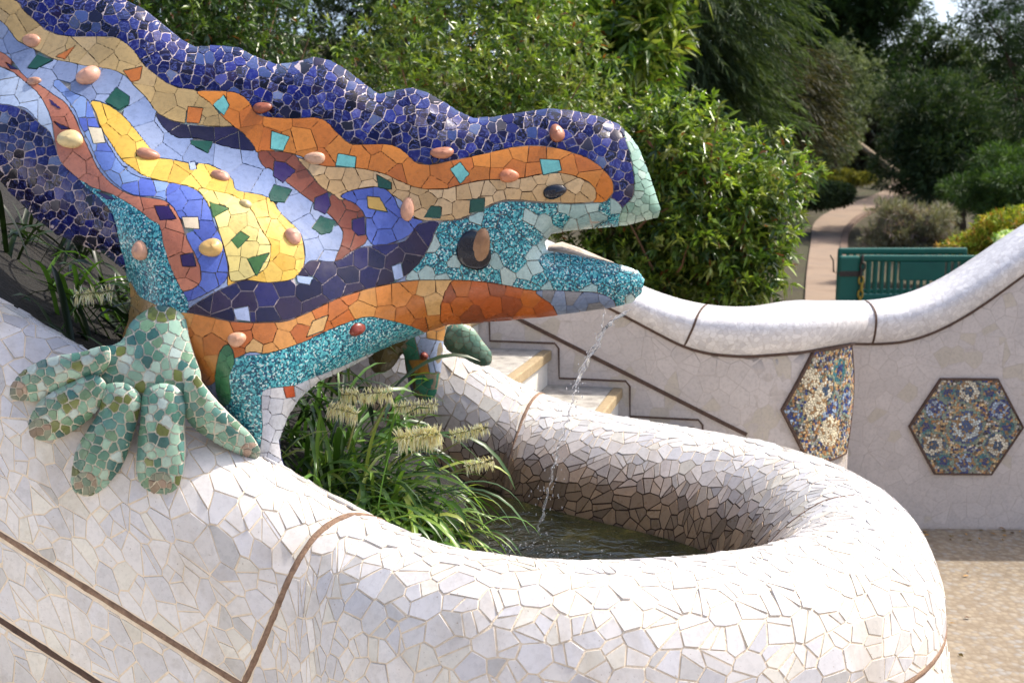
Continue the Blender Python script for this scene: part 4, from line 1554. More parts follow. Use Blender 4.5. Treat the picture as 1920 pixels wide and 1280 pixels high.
# navy band along the belly
band([(350, 584), (394, 553), (429, 536), (459, 525), (503, 530), (551, 522), (569, 500), (586, 488), (631, 490), (669, 467), (702, 461), (753, 454), (772, 436), (785, 421), (812, 414), (826, 425), (808, 459), (791, 490), (770, 510), (736, 530), (677, 544), (627, 561), (584, 582), (542, 599), (500, 604), (437, 602), (385, 591)], 38, 2.2,
     lambda r: lin(*random.choice([(24, 20, 66), (28, 24, 80), (34, 28, 84), (22, 18, 56), (30, 26, 90), (40, 24, 60)])), var=0.2, nvar=0.04)
# belly orange
band([(336, 592), (350, 586), (385, 592), (437, 603), (500, 605), (542, 600), (584, 583), (627, 562), (677, 545), (736, 531), (795, 524), (860, 524), (922, 529), (1006, 545), (1040, 573), (1070, 590), (1060, 620), (838, 640), (778, 615), (736, 602), (690, 594), (648, 606), (605, 624), (569, 641), (503, 662), (470, 660), (440, 672), (420, 671), (402, 716), (380, 720), (350, 690), (330, 650)], 36, 1.4,
     lambda r: lin(*random.choice([(206, 118, 36), (214, 132, 50), (196, 104, 30), (222, 152, 70), (202, 112, 34), (226, 178, 110)])))
band([(846, 528), (922, 529), (1006, 545), (1040, 573), (1060, 590), (1040, 620), (840, 620)], 38, 1.2, pick((204, 104, 26), (190, 92, 30), (168, 84, 44), (208, 112, 34)))
# head turquoise and white pieces
band([(825, 419), (863, 412), (892, 400), (926, 384), (956, 377), (1006, 380), (1070, 383), (1133, 379), (1146, 371), (1167, 391), (1162, 425), (1112, 432), (1060, 450), (1100, 470), (1215, 500), (1225, 560), (1184, 580), (1150, 580), (1130, 552), (1091, 547), (1006, 545), (922, 530), (860, 525), (795, 525), (760, 523), (787, 492), (806, 460)], 27, 1.7,
     lambda r: random.choice([lin(176, 206, 204), lin(160, 196, 196), lin(186, 210, 206)]), lambda r: 'speckled_tile' if r.random() < 0.70 else 'glazed_tile', var=0.1)
HEADB = len(BANDS)
band([(1006, 545), (1091, 547), (1130, 552), (1152, 566), (1150, 600), (1060, 600), (1035, 572)], 26, 1.1, pick((128, 146, 178), (118, 136, 170), (138, 154, 182), (140, 142, 150)))
# snout
band([(1171, 246), (1181, 286), (1190, 336), (1186, 370), (1167, 391), (1162, 430), (1200, 440), (1260, 400), (1240, 300), (1190, 230)], 17, 1.3, pick((150, 188, 168), (136, 178, 158), (166, 200, 180), (124, 168, 150), (176, 204, 188)))
# chest column
band([(440, 672), (503, 663), (569, 642), (605, 625), (648, 607), (690, 595), (736, 603), (778, 615), (800, 630), (753, 640), (699, 662), (640, 687), (590, 706), (550, 722), (508, 727), (490, 740), (492, 800), (490, 900), (440, 850), (425, 760), (430, 712)], 27, 0.8, SPK, 'speckled_tile')
band([(508, 727), (550, 722), (590, 706), (640, 687), (699, 662), (720, 680), (620, 740), (560, 800), (560, 900), (488, 900), (492, 800), (490, 740)], 26, 1.3, pick((206, 210, 220), (196, 200, 212), (214, 214, 218)))
band([(402, 716), (411, 662), (429, 646), (440, 676), (430, 708), (433, 750), (415, 760)], 30, 1.0, pick((66, 140, 92), (54, 124, 84)))
def single(poly, c, mat='glazed_tile'):
    band(poly, 99, 1, [lin(*c)], mat, smooth=False, single=True, lift=0.0013, var=0.05)
GRN = (22, 86, 72); TQ = (120, 208, 204); PUR = (48, 26, 96)
for p_ in ([(50, 128), (70, 102), (101, 113), (67, 130)], [(196, 191), (218, 164), (243, 181), (242, 196), (222, 206)], [(357, 263), (400, 265), (390, 288), (358, 271)], [(504, 366), (514, 346), (548, 356), (534, 380), (507, 378)], [(584, 427), (601, 405), (630, 415), (620, 436), (602, 440)],
           [(393, 379), (430, 391), (400, 408)], [(433, 450), (451, 434), (468, 444), (446, 466)], [(463, 485), (505, 474), (481, 518)], [(706, 327), (734, 342), (734, 356), (710, 352)], [(795, 408), (808, 386), (828, 388), (826, 409)], [(882, 374), (909, 371), (908, 396), (880, 400)]):
    single(p_, GRN if p_[0][0] != 393 and p_[0][0] not in (433, 463) else (62, 112, 52))
for p_ in ([(399, 197), (420, 178), (430, 198), (420, 217)], [(509, 245), (543, 257), (531, 283), (507, 280)], [(634, 288), (668, 294), (666, 315), (629, 311)], [(844, 317), (863, 304), (880, 326), (863, 345)], [(1012, 298), (1049, 300), (1053, 320), (1018, 328)]):
    single(p_, TQ)
for p_ in ([(514, 302), (535, 305), (555, 320), (530, 343), (512, 330)], [(590, 372), (615, 360), (620, 385), (610, 402), (588, 392)], [(660, 412), (684, 406), (686, 440), (672, 442), (660, 430)], [(10, 117), (36, 131), (20, 130)], [(91, 183), (117, 205), (108, 204), (95, 196)], [(101, 228), (134, 242), (116, 243)], [(176, 356), (222, 374), (200, 375)], [(289, 386), (316, 386), (331, 411), (300, 413)], [(338, 478), (362, 474), (368, 500), (342, 500)]):
    single(p_, PUR)
for p_, c_ in (([(104, 107), (142, 86), (122, 112)], (206, 116, 34)), ([(231, 133), (267, 125), (262, 150), (246, 154)], (206, 116, 34)), ([(352, 200), (381, 203), (374, 232), (349, 230)], (206, 116, 34)),
              ([(165, 238), (191, 240), (198, 268), (175, 270)], (226, 214, 186)), ([(688, 368), (712, 370), (727, 398), (690, 390)], (230, 186, 88)), ([(341, 407), (372, 407), (374, 430), (346, 428)], (224, 206, 176)),
              ([(556, 516), (588, 520), (580, 534), (558, 530)], (160, 180, 220)), ([(734, 500), (752, 492), (757, 520), (740, 526)], (160, 180, 220)), ([(437, 580), (466, 574), (470, 603), (444, 600)], (172, 188, 226)), ([(531, 724), (551, 722), (554, 744), (536, 746)], (200, 84, 36)), ([(586, 602), (616, 590), (606, 620), (574, 632)], (222, 176, 108)), ([(354, 305), (366, 303), (369, 318), (356, 319)], (170, 186, 216))):
    single(p_, c_)
GROUT = {}
def body_grout(x, y):
    i, j = int(x - RX0), int(y - RY0)
    if 0 <= i < RW and 0 <= j < RH:
        b = lab[j, i]
        if b: 
            gp = BANDS[b - 1]['gap']
            return lin(186, 172, 176) if gp > 1.9 else (lin(176, 168, 158) if gp > 1.55 else (lin(96, 66, 46) if gp > 1.0 else lin(120, 170, 170)))
    return lin(120, 104, 88)
lizard = empty('lizard_sculpture', (0.0, 3.1, 0.8))
bpy.context.view_layer.update()
tag(lizard, 'big open-mouthed lizard fountain sculpture covered in multicoloured broken tiles', 'sculpture')
LINV = lizard.matrix_world.inverted()
def body_low(x, y):
    i, j = int(x - RX0), int(y - RY0)
    if 0 <= i < RW and 0 <= j < RH and lab[j, i]:
        return 0.0012 if BANDS[lab[j, i] - 1]['gap'] > 1.75 else 0.005
    return 0.002
body = body_p.mesh('body', lizard, M['grout'], M['blue_mosaic_back'], body_grout, 12.0, body_low)
rng = random.Random(11)
tl_ = Tiles()
mosaic(body_p, lab, RX0, RY0, BANDS, body, rng, tl_)
# pale pieces among the speckled ones keep a white glaze
tl_.build(body)

# eye, ear, pebbles
def blob_on(pil, name, cx, cy, w, h, ang, prot, color, mat, parent, seed, lift=0.0, poly=None):
    """rounded stone half sunk into the surface, long axis turned by ang (image plane)"""
    r_ = random.Random(seed)
    c = pil.front(np.array([cx]), np.array([cy]))[0]; n = Vector(pil.normal(np.array([cx]), np.array([cy]))[0])
    Y = c[1]
    ca, sa = math.cos(math.radians(ang)), math.sin(math.radians(ang))
    ux = Vector((ca, 0, sa)); ux = (ux - n * ux.dot(n)).normalized()
    uy = n.cross(ux).normalized()
    a, b = w * 0.5 * Y / F, h * 0.5 * Y / F
    V, Fc = [], []
    nu, nv = 18, 9
    p1, p2 = r_.uniform(0, 6), r_.uniform(0, 6)
    for j in range(nv + 1):
        v = math.pi * j / nv
        for i in range(nu):
            u = 2 * math.pi * i / nu
            k = 1 + 0.07 * math.sin(2 * u + p1) + 0.05 * math.sin(3 * u + p2)
            q = Vector(c) + ux * (a * k * math.sin(v) * math.cos(u)) + uy * (b * k * math.sin(v) * math.sin(u)) + n * (prot * (math.cos(v) + lift) * (0.9 + 0.1 * math.cos(u + p1)))
            V.append(q)
    for j in range(nv):
        for i in range(nu):
            Fc.append((j * nu + i, (j + 1) * nu + i, (j + 1) * nu + (i + 1) % nu, j * nu + (i + 1) % nu))
    o = mesh_obj(name, V, Fc, M[mat], None, np.tile(np.array(lin(*color)), (len(V), 1)), True)
    put(o, parent)
    return o
PK = (182, 136, 112)
STN = [(60, 77, 38, 24, -20, PK), (167, 144, 44, 42, 10, (206, 156, 132)), (64, 153, 34, 18, -30, PK), (133, 262, 50, 38, -15, (206, 186, 136)), (277, 291, 42, 30, -20, (176, 124, 100)), (414, 331, 38, 24, -20, (184, 136, 114)), (591, 297, 42, 22, 0, (198, 160, 134)), (492, 203, 34, 24, 5, (150, 84, 60)),
       (829, 287, 42, 24, 5, (178, 120, 92)), (1044, 251, 28, 38, 0, (160, 100, 72)), (954, 330, 38, 25, 10, (190, 120, 84)), (764, 393, 25, 46, -12, (196, 148, 122)), (549, 444, 34, 32, -40, (200, 152, 132)), (264, 470, 34, 40, 12, (196, 150, 124)), (396, 465, 42, 37, 0, (200, 164, 100)), (444, 636, 36, 28, 0, (206, 158, 128)), (669, 617, 34, 26, 8, (128, 50, 34)), (461, 383, 24, 18, 0, (200, 180, 130))]
for i, (x, y, w_, h_, a_, c_) in enumerate(STN):
    blob_on(body_p, 'pebble', x, y, w_, h_, a_, min(w_, h_) * 0.5 * 3.0 / F * 0.8, c_, 'pebble_stone', lizard, i, 0.15)
blob_on(body_p, 'eye', 1039, 359, 44, 28, 6, 0.016, (10, 12, 20), 'black_glass', lizard, 91, 0.3)
ear = blob_on(body_p, 'ear', 888, 470, 64, 80, 0, 0.010, (20, 14, 10), 'black_glass', lizard, 92, 0.25)
blob_on(body_p, 'ear_plate', 900, 462, 38, 66, -10, 0.012, (150, 118, 90), 'brown_shell', ear, 93, 0.45).parent = ear
# inside of the lower jaw
jv = []
for (x, y) in [(1026, 458), (1060, 450), (1110, 466), (1150, 482), (1190, 502), (1171, 500), (1141, 492), (1103, 484), (1061, 477), (1030, 472)]:
    jv.append(at_y(x, y, 3.16 if y < 475 or x == 1150 else 3.12))
bmj = bmesh.new()
a_pts = [(1026, 470), (1061, 475), (1103, 482), (1141, 490), (1171, 498), (1196, 507)]
b_pts = [(1028, 460), (1054, 453), (1086, 464), (1112, 475), (1132, 484), (1150, 491)]
a_pts = [(1026, 470), (1054, 474), (1086, 479), (1112, 484), (1132, 488), (1152, 493)]
V, Fc = [], []
for (x, y), (x2, y2) in zip(a_pts, b_pts):
    Yc = float(lizard_depth(x, y))
    p0 = at_y(x, y, Yc - 0.02); p1 = at_y(x2, y2, Yc + 0.16)
    V += [p0 + Vector((0, 0, -0.006)), p0 + Vector((0, 0, 0.001)), p0.lerp(p1, 0.5), p1, p1 + Vector((0, 0.03, -0.03))]
for i in range(5):
    for k in range(4):
        a = i * 5 + k
        Fc.append((a, a + 5, a + 6, a + 1))
put(mesh_obj('tongue_plate', V, Fc, M['mouth_lining'], None, None, True), lizard)

# ---------------- near forefoot: palm and toes resting on the rim
def rim_depth(px, py, default):
    d = Vector(ray(px, py))
    hit = bvh_rim.ray_cast(Vector((0, 0, EYE)), d.normalized(), 20)
    return hit[0].y if hit[0] is not None and hit[0].y < 3.05 else default
GREENS = pick((92, 146, 124), (122, 170, 146), (148, 190, 166), (74, 130, 114), (62, 116, 110), (160, 198, 174), (116, 156, 122), (92, 146, 136), (170, 200, 182))
def foot_col(rng):
    r = rng.random()
    if r < 0.07: return lin(112, 124, 56)
    if r < 0.13: return lin(188, 208, 200)
    return GREENS[int(rng.random() * len(GREENS))]
PALM = [(226, 640), (246, 604), (284, 576), (320, 575), (346, 592), (356, 640), (366, 672), (376, 702), (374, 730), (350, 748), (306, 756), (262, 748), (206, 742), (168, 728), (160, 690), (186, 654)]
TOES = [([(200, 648), (150, 660), (100, 668), (60, 684), (34, 704), (20, 728), (22, 746), (48, 751), (80, 750), (114, 738), (150, 720), (186, 702), (205, 680)], (30, 735), (195, 675)),
        ([(176, 702), (140, 714), (106, 730), (72, 754), (56, 784), (54, 808), (68, 822), (102, 824), (136, 808), (166, 786), (190, 758), (200, 724)], (75, 805), (185, 725)),
        ([(194, 724), (188, 766), (168, 800), (146, 836), (136, 870), (134, 908), (146, 926), (166, 930), (190, 918), (212, 896), (232, 866), (246, 826), (258, 784), (264, 744), (236, 718)], (160, 905), (230, 745)),
        ([(268, 738), (263, 794), (258, 840), (257, 884), (268, 912), (298, 926), (328, 918), (342, 888), (346, 840), (344, 800), (348, 752), (326, 722), (290, 720)], (300, 905), (305, 740)),
        ([(348, 716), (344, 760), (350, 786), (376, 812), (416, 836), (454, 854), (478, 862), (488, 850), (484, 836), (468, 812), (438, 784), (404, 750), (382, 722), (366, 702)], (470, 850), (365, 730))]
palm_c = rim_depth(270, 760, 2.72)
def palm_depth(px, py): return np.full(np.broadcast(np.asarray(px), np.asarray(py)).shape, 2.72) - 0.0004 * (np.asarray(py, float) - 660) + 0.0 * np.asarray(px)
def foot_piece(name, outline, depth_fn, kth, size, seed, tips=None, ang=0.3):
    pil = Pillow(outline, depth_fn, kth, None, 2.0, 4.0)
    pc = np.array(pil.out)
    x0, y0 = int(pc[:, 0].min()) - 2, int(pc[:, 1].min()) - 2
    w_, h_ = int(pc[:, 0].max()) - x0 + 3, int(pc[:, 1].max()) - y0 + 3
    lb = fill(pil.out, x0, y0, w_, h_).astype(np.int16)
    bds = [dict(size=size, gap=2.6, colors=foot_col, mat='glazed_tile', tilt=0.03, var=0.14, vary=0.0008, cheb=ang)]
    if tips is not None:
        bds.append(dict(size=size * 0.8, gap=2.2, colors=pick((176, 150, 130), (150, 132, 112), (130, 140, 120), (110, 140, 120)), mat='wall_tile', tilt=0.08, var=0.2))
        (tx, ty), r_ = tips
        jj, ii_ = np.mgrid[0:h_, 0:w_]
        lb[(lb > 0) & ((ii_ + x0 - tx) ** 2 + (jj + y0 - ty) ** 2 < r_ ** 2)] = 2
    o = pil.mesh(name, lizard, M['grout'], M['grout'], lambda x, y: lin(212, 206, 188), 9.0, 0.0006)
    T = Tiles()
    mosaic(pil, lb, x0, y0, bds, o, random.Random(seed), T)
    T.build(o)
    return o
foot_piece('palm', PALM, palm_depth, 0.62, 21, 1)
for i, (ol, tip, root_) in enumerate(TOES):
    yt = rim_depth(tip[0], tip[1], 2.72) - 0.012; yr = 2.66
    v = np.array(tip, float) - np.array(root_, float)
    L2 = (v ** 2).sum()
    def dfn(px, py, yt=yt, yr=yr, v=v, L2=L2, root_=root_):
        u = ((np.asarray(px, float) - root_[0]) * v[0] + (np.asarray(py, float) - root_[1]) * v[1]) / L2
        return yr + (yt - yr) * np.clip(u, -0.3, 1.15)
    foot_piece('toe', ol, dfn, 0.95, 19, 20 + i, (tip, 22), math.atan2(v[1], v[0]))

# ---------------- far foreleg and foot on the far rim
def const_depth(Y): return lambda px, py: np.full(np.broadcast(np.asarray(px), np.asarray(py)).shape, Y) + 0.0 * np.asarray(px) + 0.0 * np.asarray(py)
def small_piece(name, outline, Y, kth, bds, seed, paint=()):
    pil = Pillow(outline, const_depth(Y), kth, None, 2.0, 4.0)
    pc = np.array(pil.out)
    x0, y0 = int(pc[:, 0].min()) - 2, int(pc[:, 1].min()) - 2
    w_, h_ = int(pc[:, 0].max()) - x0 + 3, int(pc[:, 1].max()) - y0 + 3
    base = fill(pil.out, x0, y0, w_, h_)
    lb = base.astype(np.int16)
    for k, poly in paint: lb[fill(poly, x0, y0, w_, h_) & base] = k
    o = pil.mesh(name, lizard, M['grout'], M['grout'], lambda x, y: lin(150, 136, 112), 9.0, 0.001)
    T = Tiles()
    mosaic(pil, lb, x0, y0, bds, o, random.Random(seed), T)
    T.build(o)
    return pil
B_ = lambda c, size=30, gap=1.3: dict(size=size, gap=gap, colors=pick(*c), mat='glazed_tile', tilt=0.03, var=0.1)
legp = small_piece('far_leg', [(700, 600), (830, 590), (832, 640), (828, 690), (818, 738), (800, 752), (776, 742), (766, 716), (760, 690), (755, 664), (735, 690), (706, 700), (690, 670)], 3.98, 0.8,
            [B_([(150, 128, 84), (128, 108, 66)]), B_([(166, 184, 216), (190, 204, 226)]), B_([(58, 138, 110), (84, 160, 130)]), B_([(212, 148, 66), (206, 134, 50)]), B_([(140, 130, 178)], 20)], 41,
            [(2, [(760, 640), (800, 615), (835, 640), (822, 750), (790, 750)]), (4, [(798, 590), (835, 590), (835, 640), (800, 634)]), (3, [(752, 650), (776, 628), (792, 690), (766, 700)]), (4, [(766, 676), (800, 672), (806, 702), (780, 704)]), (3, [(778, 704), (824, 698), (816, 755), (780, 745)]), (5, [(750, 680), (768, 700), (782, 750), (770, 745)])])
blob_on(legp, 'pebble', 795, 667, 17, 15, 0, 0.016, (130, 60, 44), 'pebble_stone', lizard, 77, 0.3)
small_piece('far_foot', [(828, 628), (838, 612), (862, 606), (888, 616), (906, 640), (922, 662), (920, 682), (900, 686), (866, 670), (838, 656)], 4.16, 0.9, [B_([(112, 150, 124), (132, 166, 140), (92, 132, 110)], 13, 1.1)], 42)

# ================================================================== PLANTS
def unit(v): return v / (np.linalg.norm(v, axis=-1, keepdims=True) + 1e-9)
def leaf_mesh(base, direc, L, W, col, fold=0.25, droop=0.0, roll=None, rng=RNG):
    """diamond leaves, folded along the midrib: arrays (n,3),(n,3),(n,),(n,),(n,3)"""
    n = len(base)
    d = unit(direc)
    r = rng.normal(size=(n, 3)) * 0.5 + np.array([0, 0, 1.0])
    side = unit(np.cross(d, r))
    up = np.cross(side, d)
    Lc = L[:, None]; Wc = W[:, None]
    mid = base + d * Lc * 0.48 - np.array([0, 0, 1.0]) * droop * Lc * 0.1
    tip = base + d * Lc - np.array([0, 0, 1.0]) * droop * Lc * 0.45
    ml = mid + side * Wc * 0.5 + up * Wc * fold
    mr = mid - side * Wc * 0.5 + up * Wc * fold
    V = np.stack([base, ml, tip, mr], 1).reshape(-1, 3)
    i = np.arange(n)[:, None] * 4
    Fc = np.concatenate([i + np.array([[0, 1, 2]]), i + np.array([[0, 2, 3]])], 1).reshape(-1, 3)
    C = np.repeat(col, 4, axis=0)
    return V, Fc, C
def crown_points(blobs, n, rng, shell=0.55):
    """tips on the outside of overlapping uneven clumps; returns points, outward directions"""
    vol = np.array([b[3] * b[4] * b[5] for b in blobs]) ** 0.7
    pick_ = rng.choice(len(blobs), n, p=vol / vol.sum())
    B = np.array([b[:6] for b in blobs])[pick_]
    u = unit(rng.normal(size=(n, 3)))
    rad = 1 - shell * rng.random(n) ** 1.6
    # lumpy radius
    rad *= 1 + 0.16 * np.sin(u[:, 0] * 7 + B[:, 0] * 3) * np.sin(u[:, 2] * 6 + B[:, 2] * 5) + 0.05 * rng.normal(size=n)
    P = B[:, :3] + u * B[:, 3:6] * rad[:, None]
    return P, u
def sub_blobs(c, r, n, rng, size=(0.3, 0.5), flat=1.0):
    """break an ellipsoid into uneven clumps"""
    out = []
    for k in range(n):
        u = unit(rng.normal(size=3))
        q = np.array(c) + u * np.array(r) * rng.uniform(0.35, 0.8)
        sz = rng.uniform(*size)
        out.append((*q, r[0] * sz, r[1] * sz, r[2] * sz * flat))
    return out
def limb(V, Fc, pts, r0, r1, n=7):
    o = len(V)
    m = len(pts)
    for i, p in enumerate(pts):
        a = pts[max(0, i - 1)]; b = pts[min(m - 1, i + 1)]
        d = (Vector(b) - Vector(a)).normalized()
        x = d.orthogonal().normalized(); y = d.cross(x)
        r = r0 + (r1 - r0) * i / max(1, m - 1)
        for k in range(n):
            t_ = 2 * math.pi * k / n
            V.append(Vector(p) + (x * math.cos(t_) + y * math.sin(t_)) * r)
    for i in range(m - 1):
        for k in range(n):
            Fc.append((o + i * n + k, o + i * n + (k + 1) % n, o + (i + 1) * n + (k + 1) % n, o + (i + 1) * n + k))
def trunk_mesh(name, parent, base, top, r, blobs, rng, nlimb=7):
    V, Fc = [], []
    b, t_ = Vector(base), Vector(top)
    pts = [b.lerp(t_, k / 6) + Vector((rng.normal() * r * 0.6, rng.normal() * r * 0.6, 0)) * (0 if k == 0 else 1) for k in range(7)]
    limb(V, Fc, pts, r, r * 0.35)
    for k in range(min(nlimb, len(blobs))):
        q = blobs[(k * 3) % len(blobs)]
        s0 = pts[2 + k % 5]
        e = Vector(q[:3])
        m_ = s0.lerp(e, 0.5) + Vector((0, 0, 0.12 * (e - s0).length))
        limb(V, Fc, [s0, s0.lerp(m_, 0.5), m_, m_.lerp(e, 0.5), e], r * 0.4, r * 0.1, 6)
    return put(mesh_obj(name, V, Fc, M['bark'], None, None, True), parent)
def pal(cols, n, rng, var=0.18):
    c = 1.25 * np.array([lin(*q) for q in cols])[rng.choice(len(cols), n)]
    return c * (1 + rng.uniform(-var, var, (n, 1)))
def shrub(name, label, cat, c, r, tips, per, L, W, cols, mat, seed, nb=16, size=(0.3, 0.5), spread=0.9, droop=0.3, group=None, trunk=True, style='whorl', blobs=None, zbase=None, shell=0.6):
    rng = np.random.default_rng(seed)
    zb = zbase if zbase is not None else max(0.0, c[2] - r[2])
    root = empty(name, (c[0], c[1], zb))
    bpy.context.view_layer.update()
    tag(root, label, cat, group)
    bl = blobs or sub_blobs(c, r, nb, rng, size)
    P, u = crown_points(bl, tips, rng, shell)
    keep = P[:, 2] > zb - 0.1
    P, u = P[keep], u[keep]
    n = len(P)
    base = np.repeat(P, per, 0)
    ax = unit(u + np.array([0, -0.05, 0.55]) + rng.normal(size=(n, 3)) * 0.25)
    axr = np.repeat(ax, per, 0)
    rn = rng.normal(size=(n * per, 3))
    if style == 'whorl':
        d = unit(axr * rng.uniform(0.2, 0.9, (n * per, 1)) + unit(rn) * spread)
        base = base + axr * rng.uniform(-0.5, 0.2, (n * per, 1)) * L * 0.8
    elif style == 'needle':
        d = unit(axr * 0.9 + unit(rn) * spread)
        base = base + unit(rn) * L * 0.3
    elif style == 'weep':
        dirn = unit(u * np.array([1, 1, 0.2]) + np.array([0.45, -0.1, -0.25]))
        dr = np.repeat(dirn, per, 0)
        along = np.tile(np.linspace(0, 1, per), n)[:, None]
        base = base + dr * along * L * 5 + np.array([0, 0, -1]) * (along ** 2) * L * 1.6
        d = unit(dr * 1.0 + unit(rn) * spread + np.array([0, 0, -0.3]))
    Ls = L * rng.uniform(0.65, 1.25, n * per); Ws = W * rng.uniform(0.7, 1.25, n * per)
    tipcol = np.repeat(pal(cols, n, rng), per, 0) * (1 + rng.uniform(-0.2, 0.2, (n * per, 1)))
    if mat == 'glossy_leaf':                       # a few dead and reddish leaves
        dead = rng.random(n * per) < 0.018
        tipcol[dead] = np.array(lin(128, 78, 44)) * rng.uniform(0.6, 1.3, (dead.sum(), 1))
        Ls *= rng.uniform(0.7, 1.25, n * per)
    V, Fc, C = leaf_mesh(base, d, Ls, Ws, tipcol, 0.25, droop, rng=rng)
    put(mesh_obj('crown', V, Fc, M[mat], None, C, False), root)
    if mat == 'glossy_leaf' and n > 2500:
        V2, F2 = [], []
        for k in range(70):
            q = Vector(P[int(rng.integers(n))]); e = Vector((c[0], c[1], zb)).lerp(q, 0.62) + Vector(rng.normal(size=3) * 0.12)
            m_ = e.lerp(q, 0.55) + Vector(rng.normal(size=3) * 0.05)
            limb(V2, F2, [e, m_, q], 0.012, 0.004, 5)
        put(mesh_obj('twigs', V2, F2, M['twig_bark'], None, None, True), root)
    if trunk:
        trunk_mesh('trunk', root, (c[0], c[1], zb), (c[0], c[1], c[2] + r[2] * 0.4), min(0.16, r[0] * 0.06) + 0.02, bl, rng)
    return root
def ell(x0, x1, y0, y1, Y, ry=None):
    """ellipsoid (centre, radii) that fills a pixel box at distance Y"""
    a = at_y((x0 + x1) / 2, (y0 + y1) / 2, Y)
    k = Y / F
    rx, rz = (x1 - x0) / 2 * k, (y1 - y0) / 2 * k
    return (a.x, a.y, a.z), (rx, ry or min(rx, rz) * 0.9, rz)
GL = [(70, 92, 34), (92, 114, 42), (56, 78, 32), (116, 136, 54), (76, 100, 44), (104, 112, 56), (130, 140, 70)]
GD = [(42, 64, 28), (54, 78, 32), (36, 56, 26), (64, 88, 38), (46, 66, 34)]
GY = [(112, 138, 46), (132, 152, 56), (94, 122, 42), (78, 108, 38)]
# the near hedge shrubs behind the wall
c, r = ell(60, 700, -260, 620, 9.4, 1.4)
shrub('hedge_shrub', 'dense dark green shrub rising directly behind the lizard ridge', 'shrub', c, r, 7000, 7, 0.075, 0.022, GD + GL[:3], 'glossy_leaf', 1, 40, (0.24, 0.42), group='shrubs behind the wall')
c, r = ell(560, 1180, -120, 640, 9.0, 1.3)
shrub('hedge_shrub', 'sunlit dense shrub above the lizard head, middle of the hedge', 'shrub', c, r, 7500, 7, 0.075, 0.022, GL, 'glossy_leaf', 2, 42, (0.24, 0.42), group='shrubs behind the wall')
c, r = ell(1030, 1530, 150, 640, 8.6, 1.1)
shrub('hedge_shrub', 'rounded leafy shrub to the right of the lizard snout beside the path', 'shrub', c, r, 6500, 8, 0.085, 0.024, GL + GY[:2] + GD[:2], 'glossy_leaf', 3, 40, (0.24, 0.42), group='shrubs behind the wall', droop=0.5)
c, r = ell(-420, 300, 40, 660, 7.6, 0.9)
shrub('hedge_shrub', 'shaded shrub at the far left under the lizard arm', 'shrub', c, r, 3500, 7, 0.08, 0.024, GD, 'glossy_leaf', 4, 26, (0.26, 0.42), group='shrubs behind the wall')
c, r = ell(960, 1330, -120, 200, 11.5, 1.2)
shrub('laurel_tree', 'bright green long-leaved tree above the hedge', 'tree', c, r, 1700, 9, 0.20, 0.05, GL + GY, 'glossy_leaf', 5, 16, (0.3, 0.5), group='trees on the hillside', droop=0.6, zbase=0.0)
# feathery conifer
c, r = ell(1130, 1440, -160, 320, 14.5, 1.2)
shrub('weeping_conifer', 'feathery grey green conifer with drooping branches', 'tree', c, r, 1900, 26, 0.13, 0.016, [(56, 72, 42), (68, 84, 52), (46, 60, 36), (78, 92, 58)], 'matte_leaf', 6, 22, (0.3, 0.5), 0.55, 0.5, style='weep', zbase=0.0, group='trees on the hillside')
c, r = ell(1310, 1520, 60, 290, 19, 1.2)
shrub('brown_conifer', 'dull brownish conifer behind the feathery one', 'tree', c, r, 1500, 24, 0.16, 0.022, [(48, 50, 30), (58, 56, 36), (40, 44, 26), (68, 62, 42)], 'matte_leaf', 7, 22, (0.3, 0.5), 0.6, 0.3, style='weep', zbase=0.0, group='trees on the hillside')
c, r = ell(1450, 1655, 70, 350, 30, 1.6)
shrub('olive_shrub', 'grey green olive-like shrub in front of the dark pine', 'shrub', c, r, 2200, 9, 0.15, 0.028, [(98, 108, 82), (84, 96, 68), (112, 120, 94), (70, 82, 56)], 'matte_leaf', 8, 22, (0.3, 0.5), zbase=0.8, trunk=False)
# dark round pine, top
c, r = ell(1400, 1760, -200, 215, 36, 3.0)
shrub('stone_pine', 'large dark round-topped pine against the sky', 'tree', c, r, 6500, 12, 0.26, 0.04, [(34, 54, 24), (42, 64, 28), (28, 44, 20), (50, 72, 32)], 'matte_leaf', 9, 44, (0.26, 0.44), style='needle', zbase=1.0, group='trees on the hillside', spread=0.9)
c, r = ell(1640, 1990, 95, 440, 27, 2.2)
shrub('dark_pine', 'dark spreading pine on the right of the path', 'tree', c, r, 3600, 12, 0.22, 0.028, [(40, 58, 34), (48, 66, 38), (32, 48, 28), (60, 74, 42)], 'matte_leaf', 10, 30, (0.22, 0.42), style='needle', zbase=0.4, group='trees on the hillside')
c, r = ell(1790, 2020, 270, 440, 22, 1.6)
shrub('low_conifer', 'low mid green conifer above the yellow ground cover', 'shrub', c, r, 1600, 10, 0.17, 0.025, [(60, 84, 40), (72, 96, 46), (48, 70, 36)], 'matte_leaf', 11, 16, (0.28, 0.45), style='needle', zbase=0.0)
# open umbrella pine top right with its limbs
bl = []
for (px, py, w_) in [(1850, 60, 55), (1905, 30, 60), (1965, 70, 70), (1820, 20, 40), (1900, -40, 80), (2010, 0, 90), (1880, 120, 40), (1960, 150, 60), (1830, -30, 50), (2060, 100, 80), (1800, 75, 22), (1930, 215, 70), (1990, 260, 90)]:
    q = at_y(px, py, 36)
    k = w_ * 36 / F
    bl.append((q.x, q.y + random.uniform(-1, 1), q.z, k, k, k * 0.7))
q = at_y(1930, 120, 36)
shrub('umbrella_pine', 'tall open-crowned pine at the top right with sky gaps', 'tree', tuple(q), (2.2, 2.2, 2.6), 2300, 10, 0.24, 0.03, [(36, 56, 30), (44, 66, 34), (30, 46, 26)], 'matte_leaf', 12, style='needle', zbase=1.3, blobs=bl, group='trees on the hillside', shell=0.7)
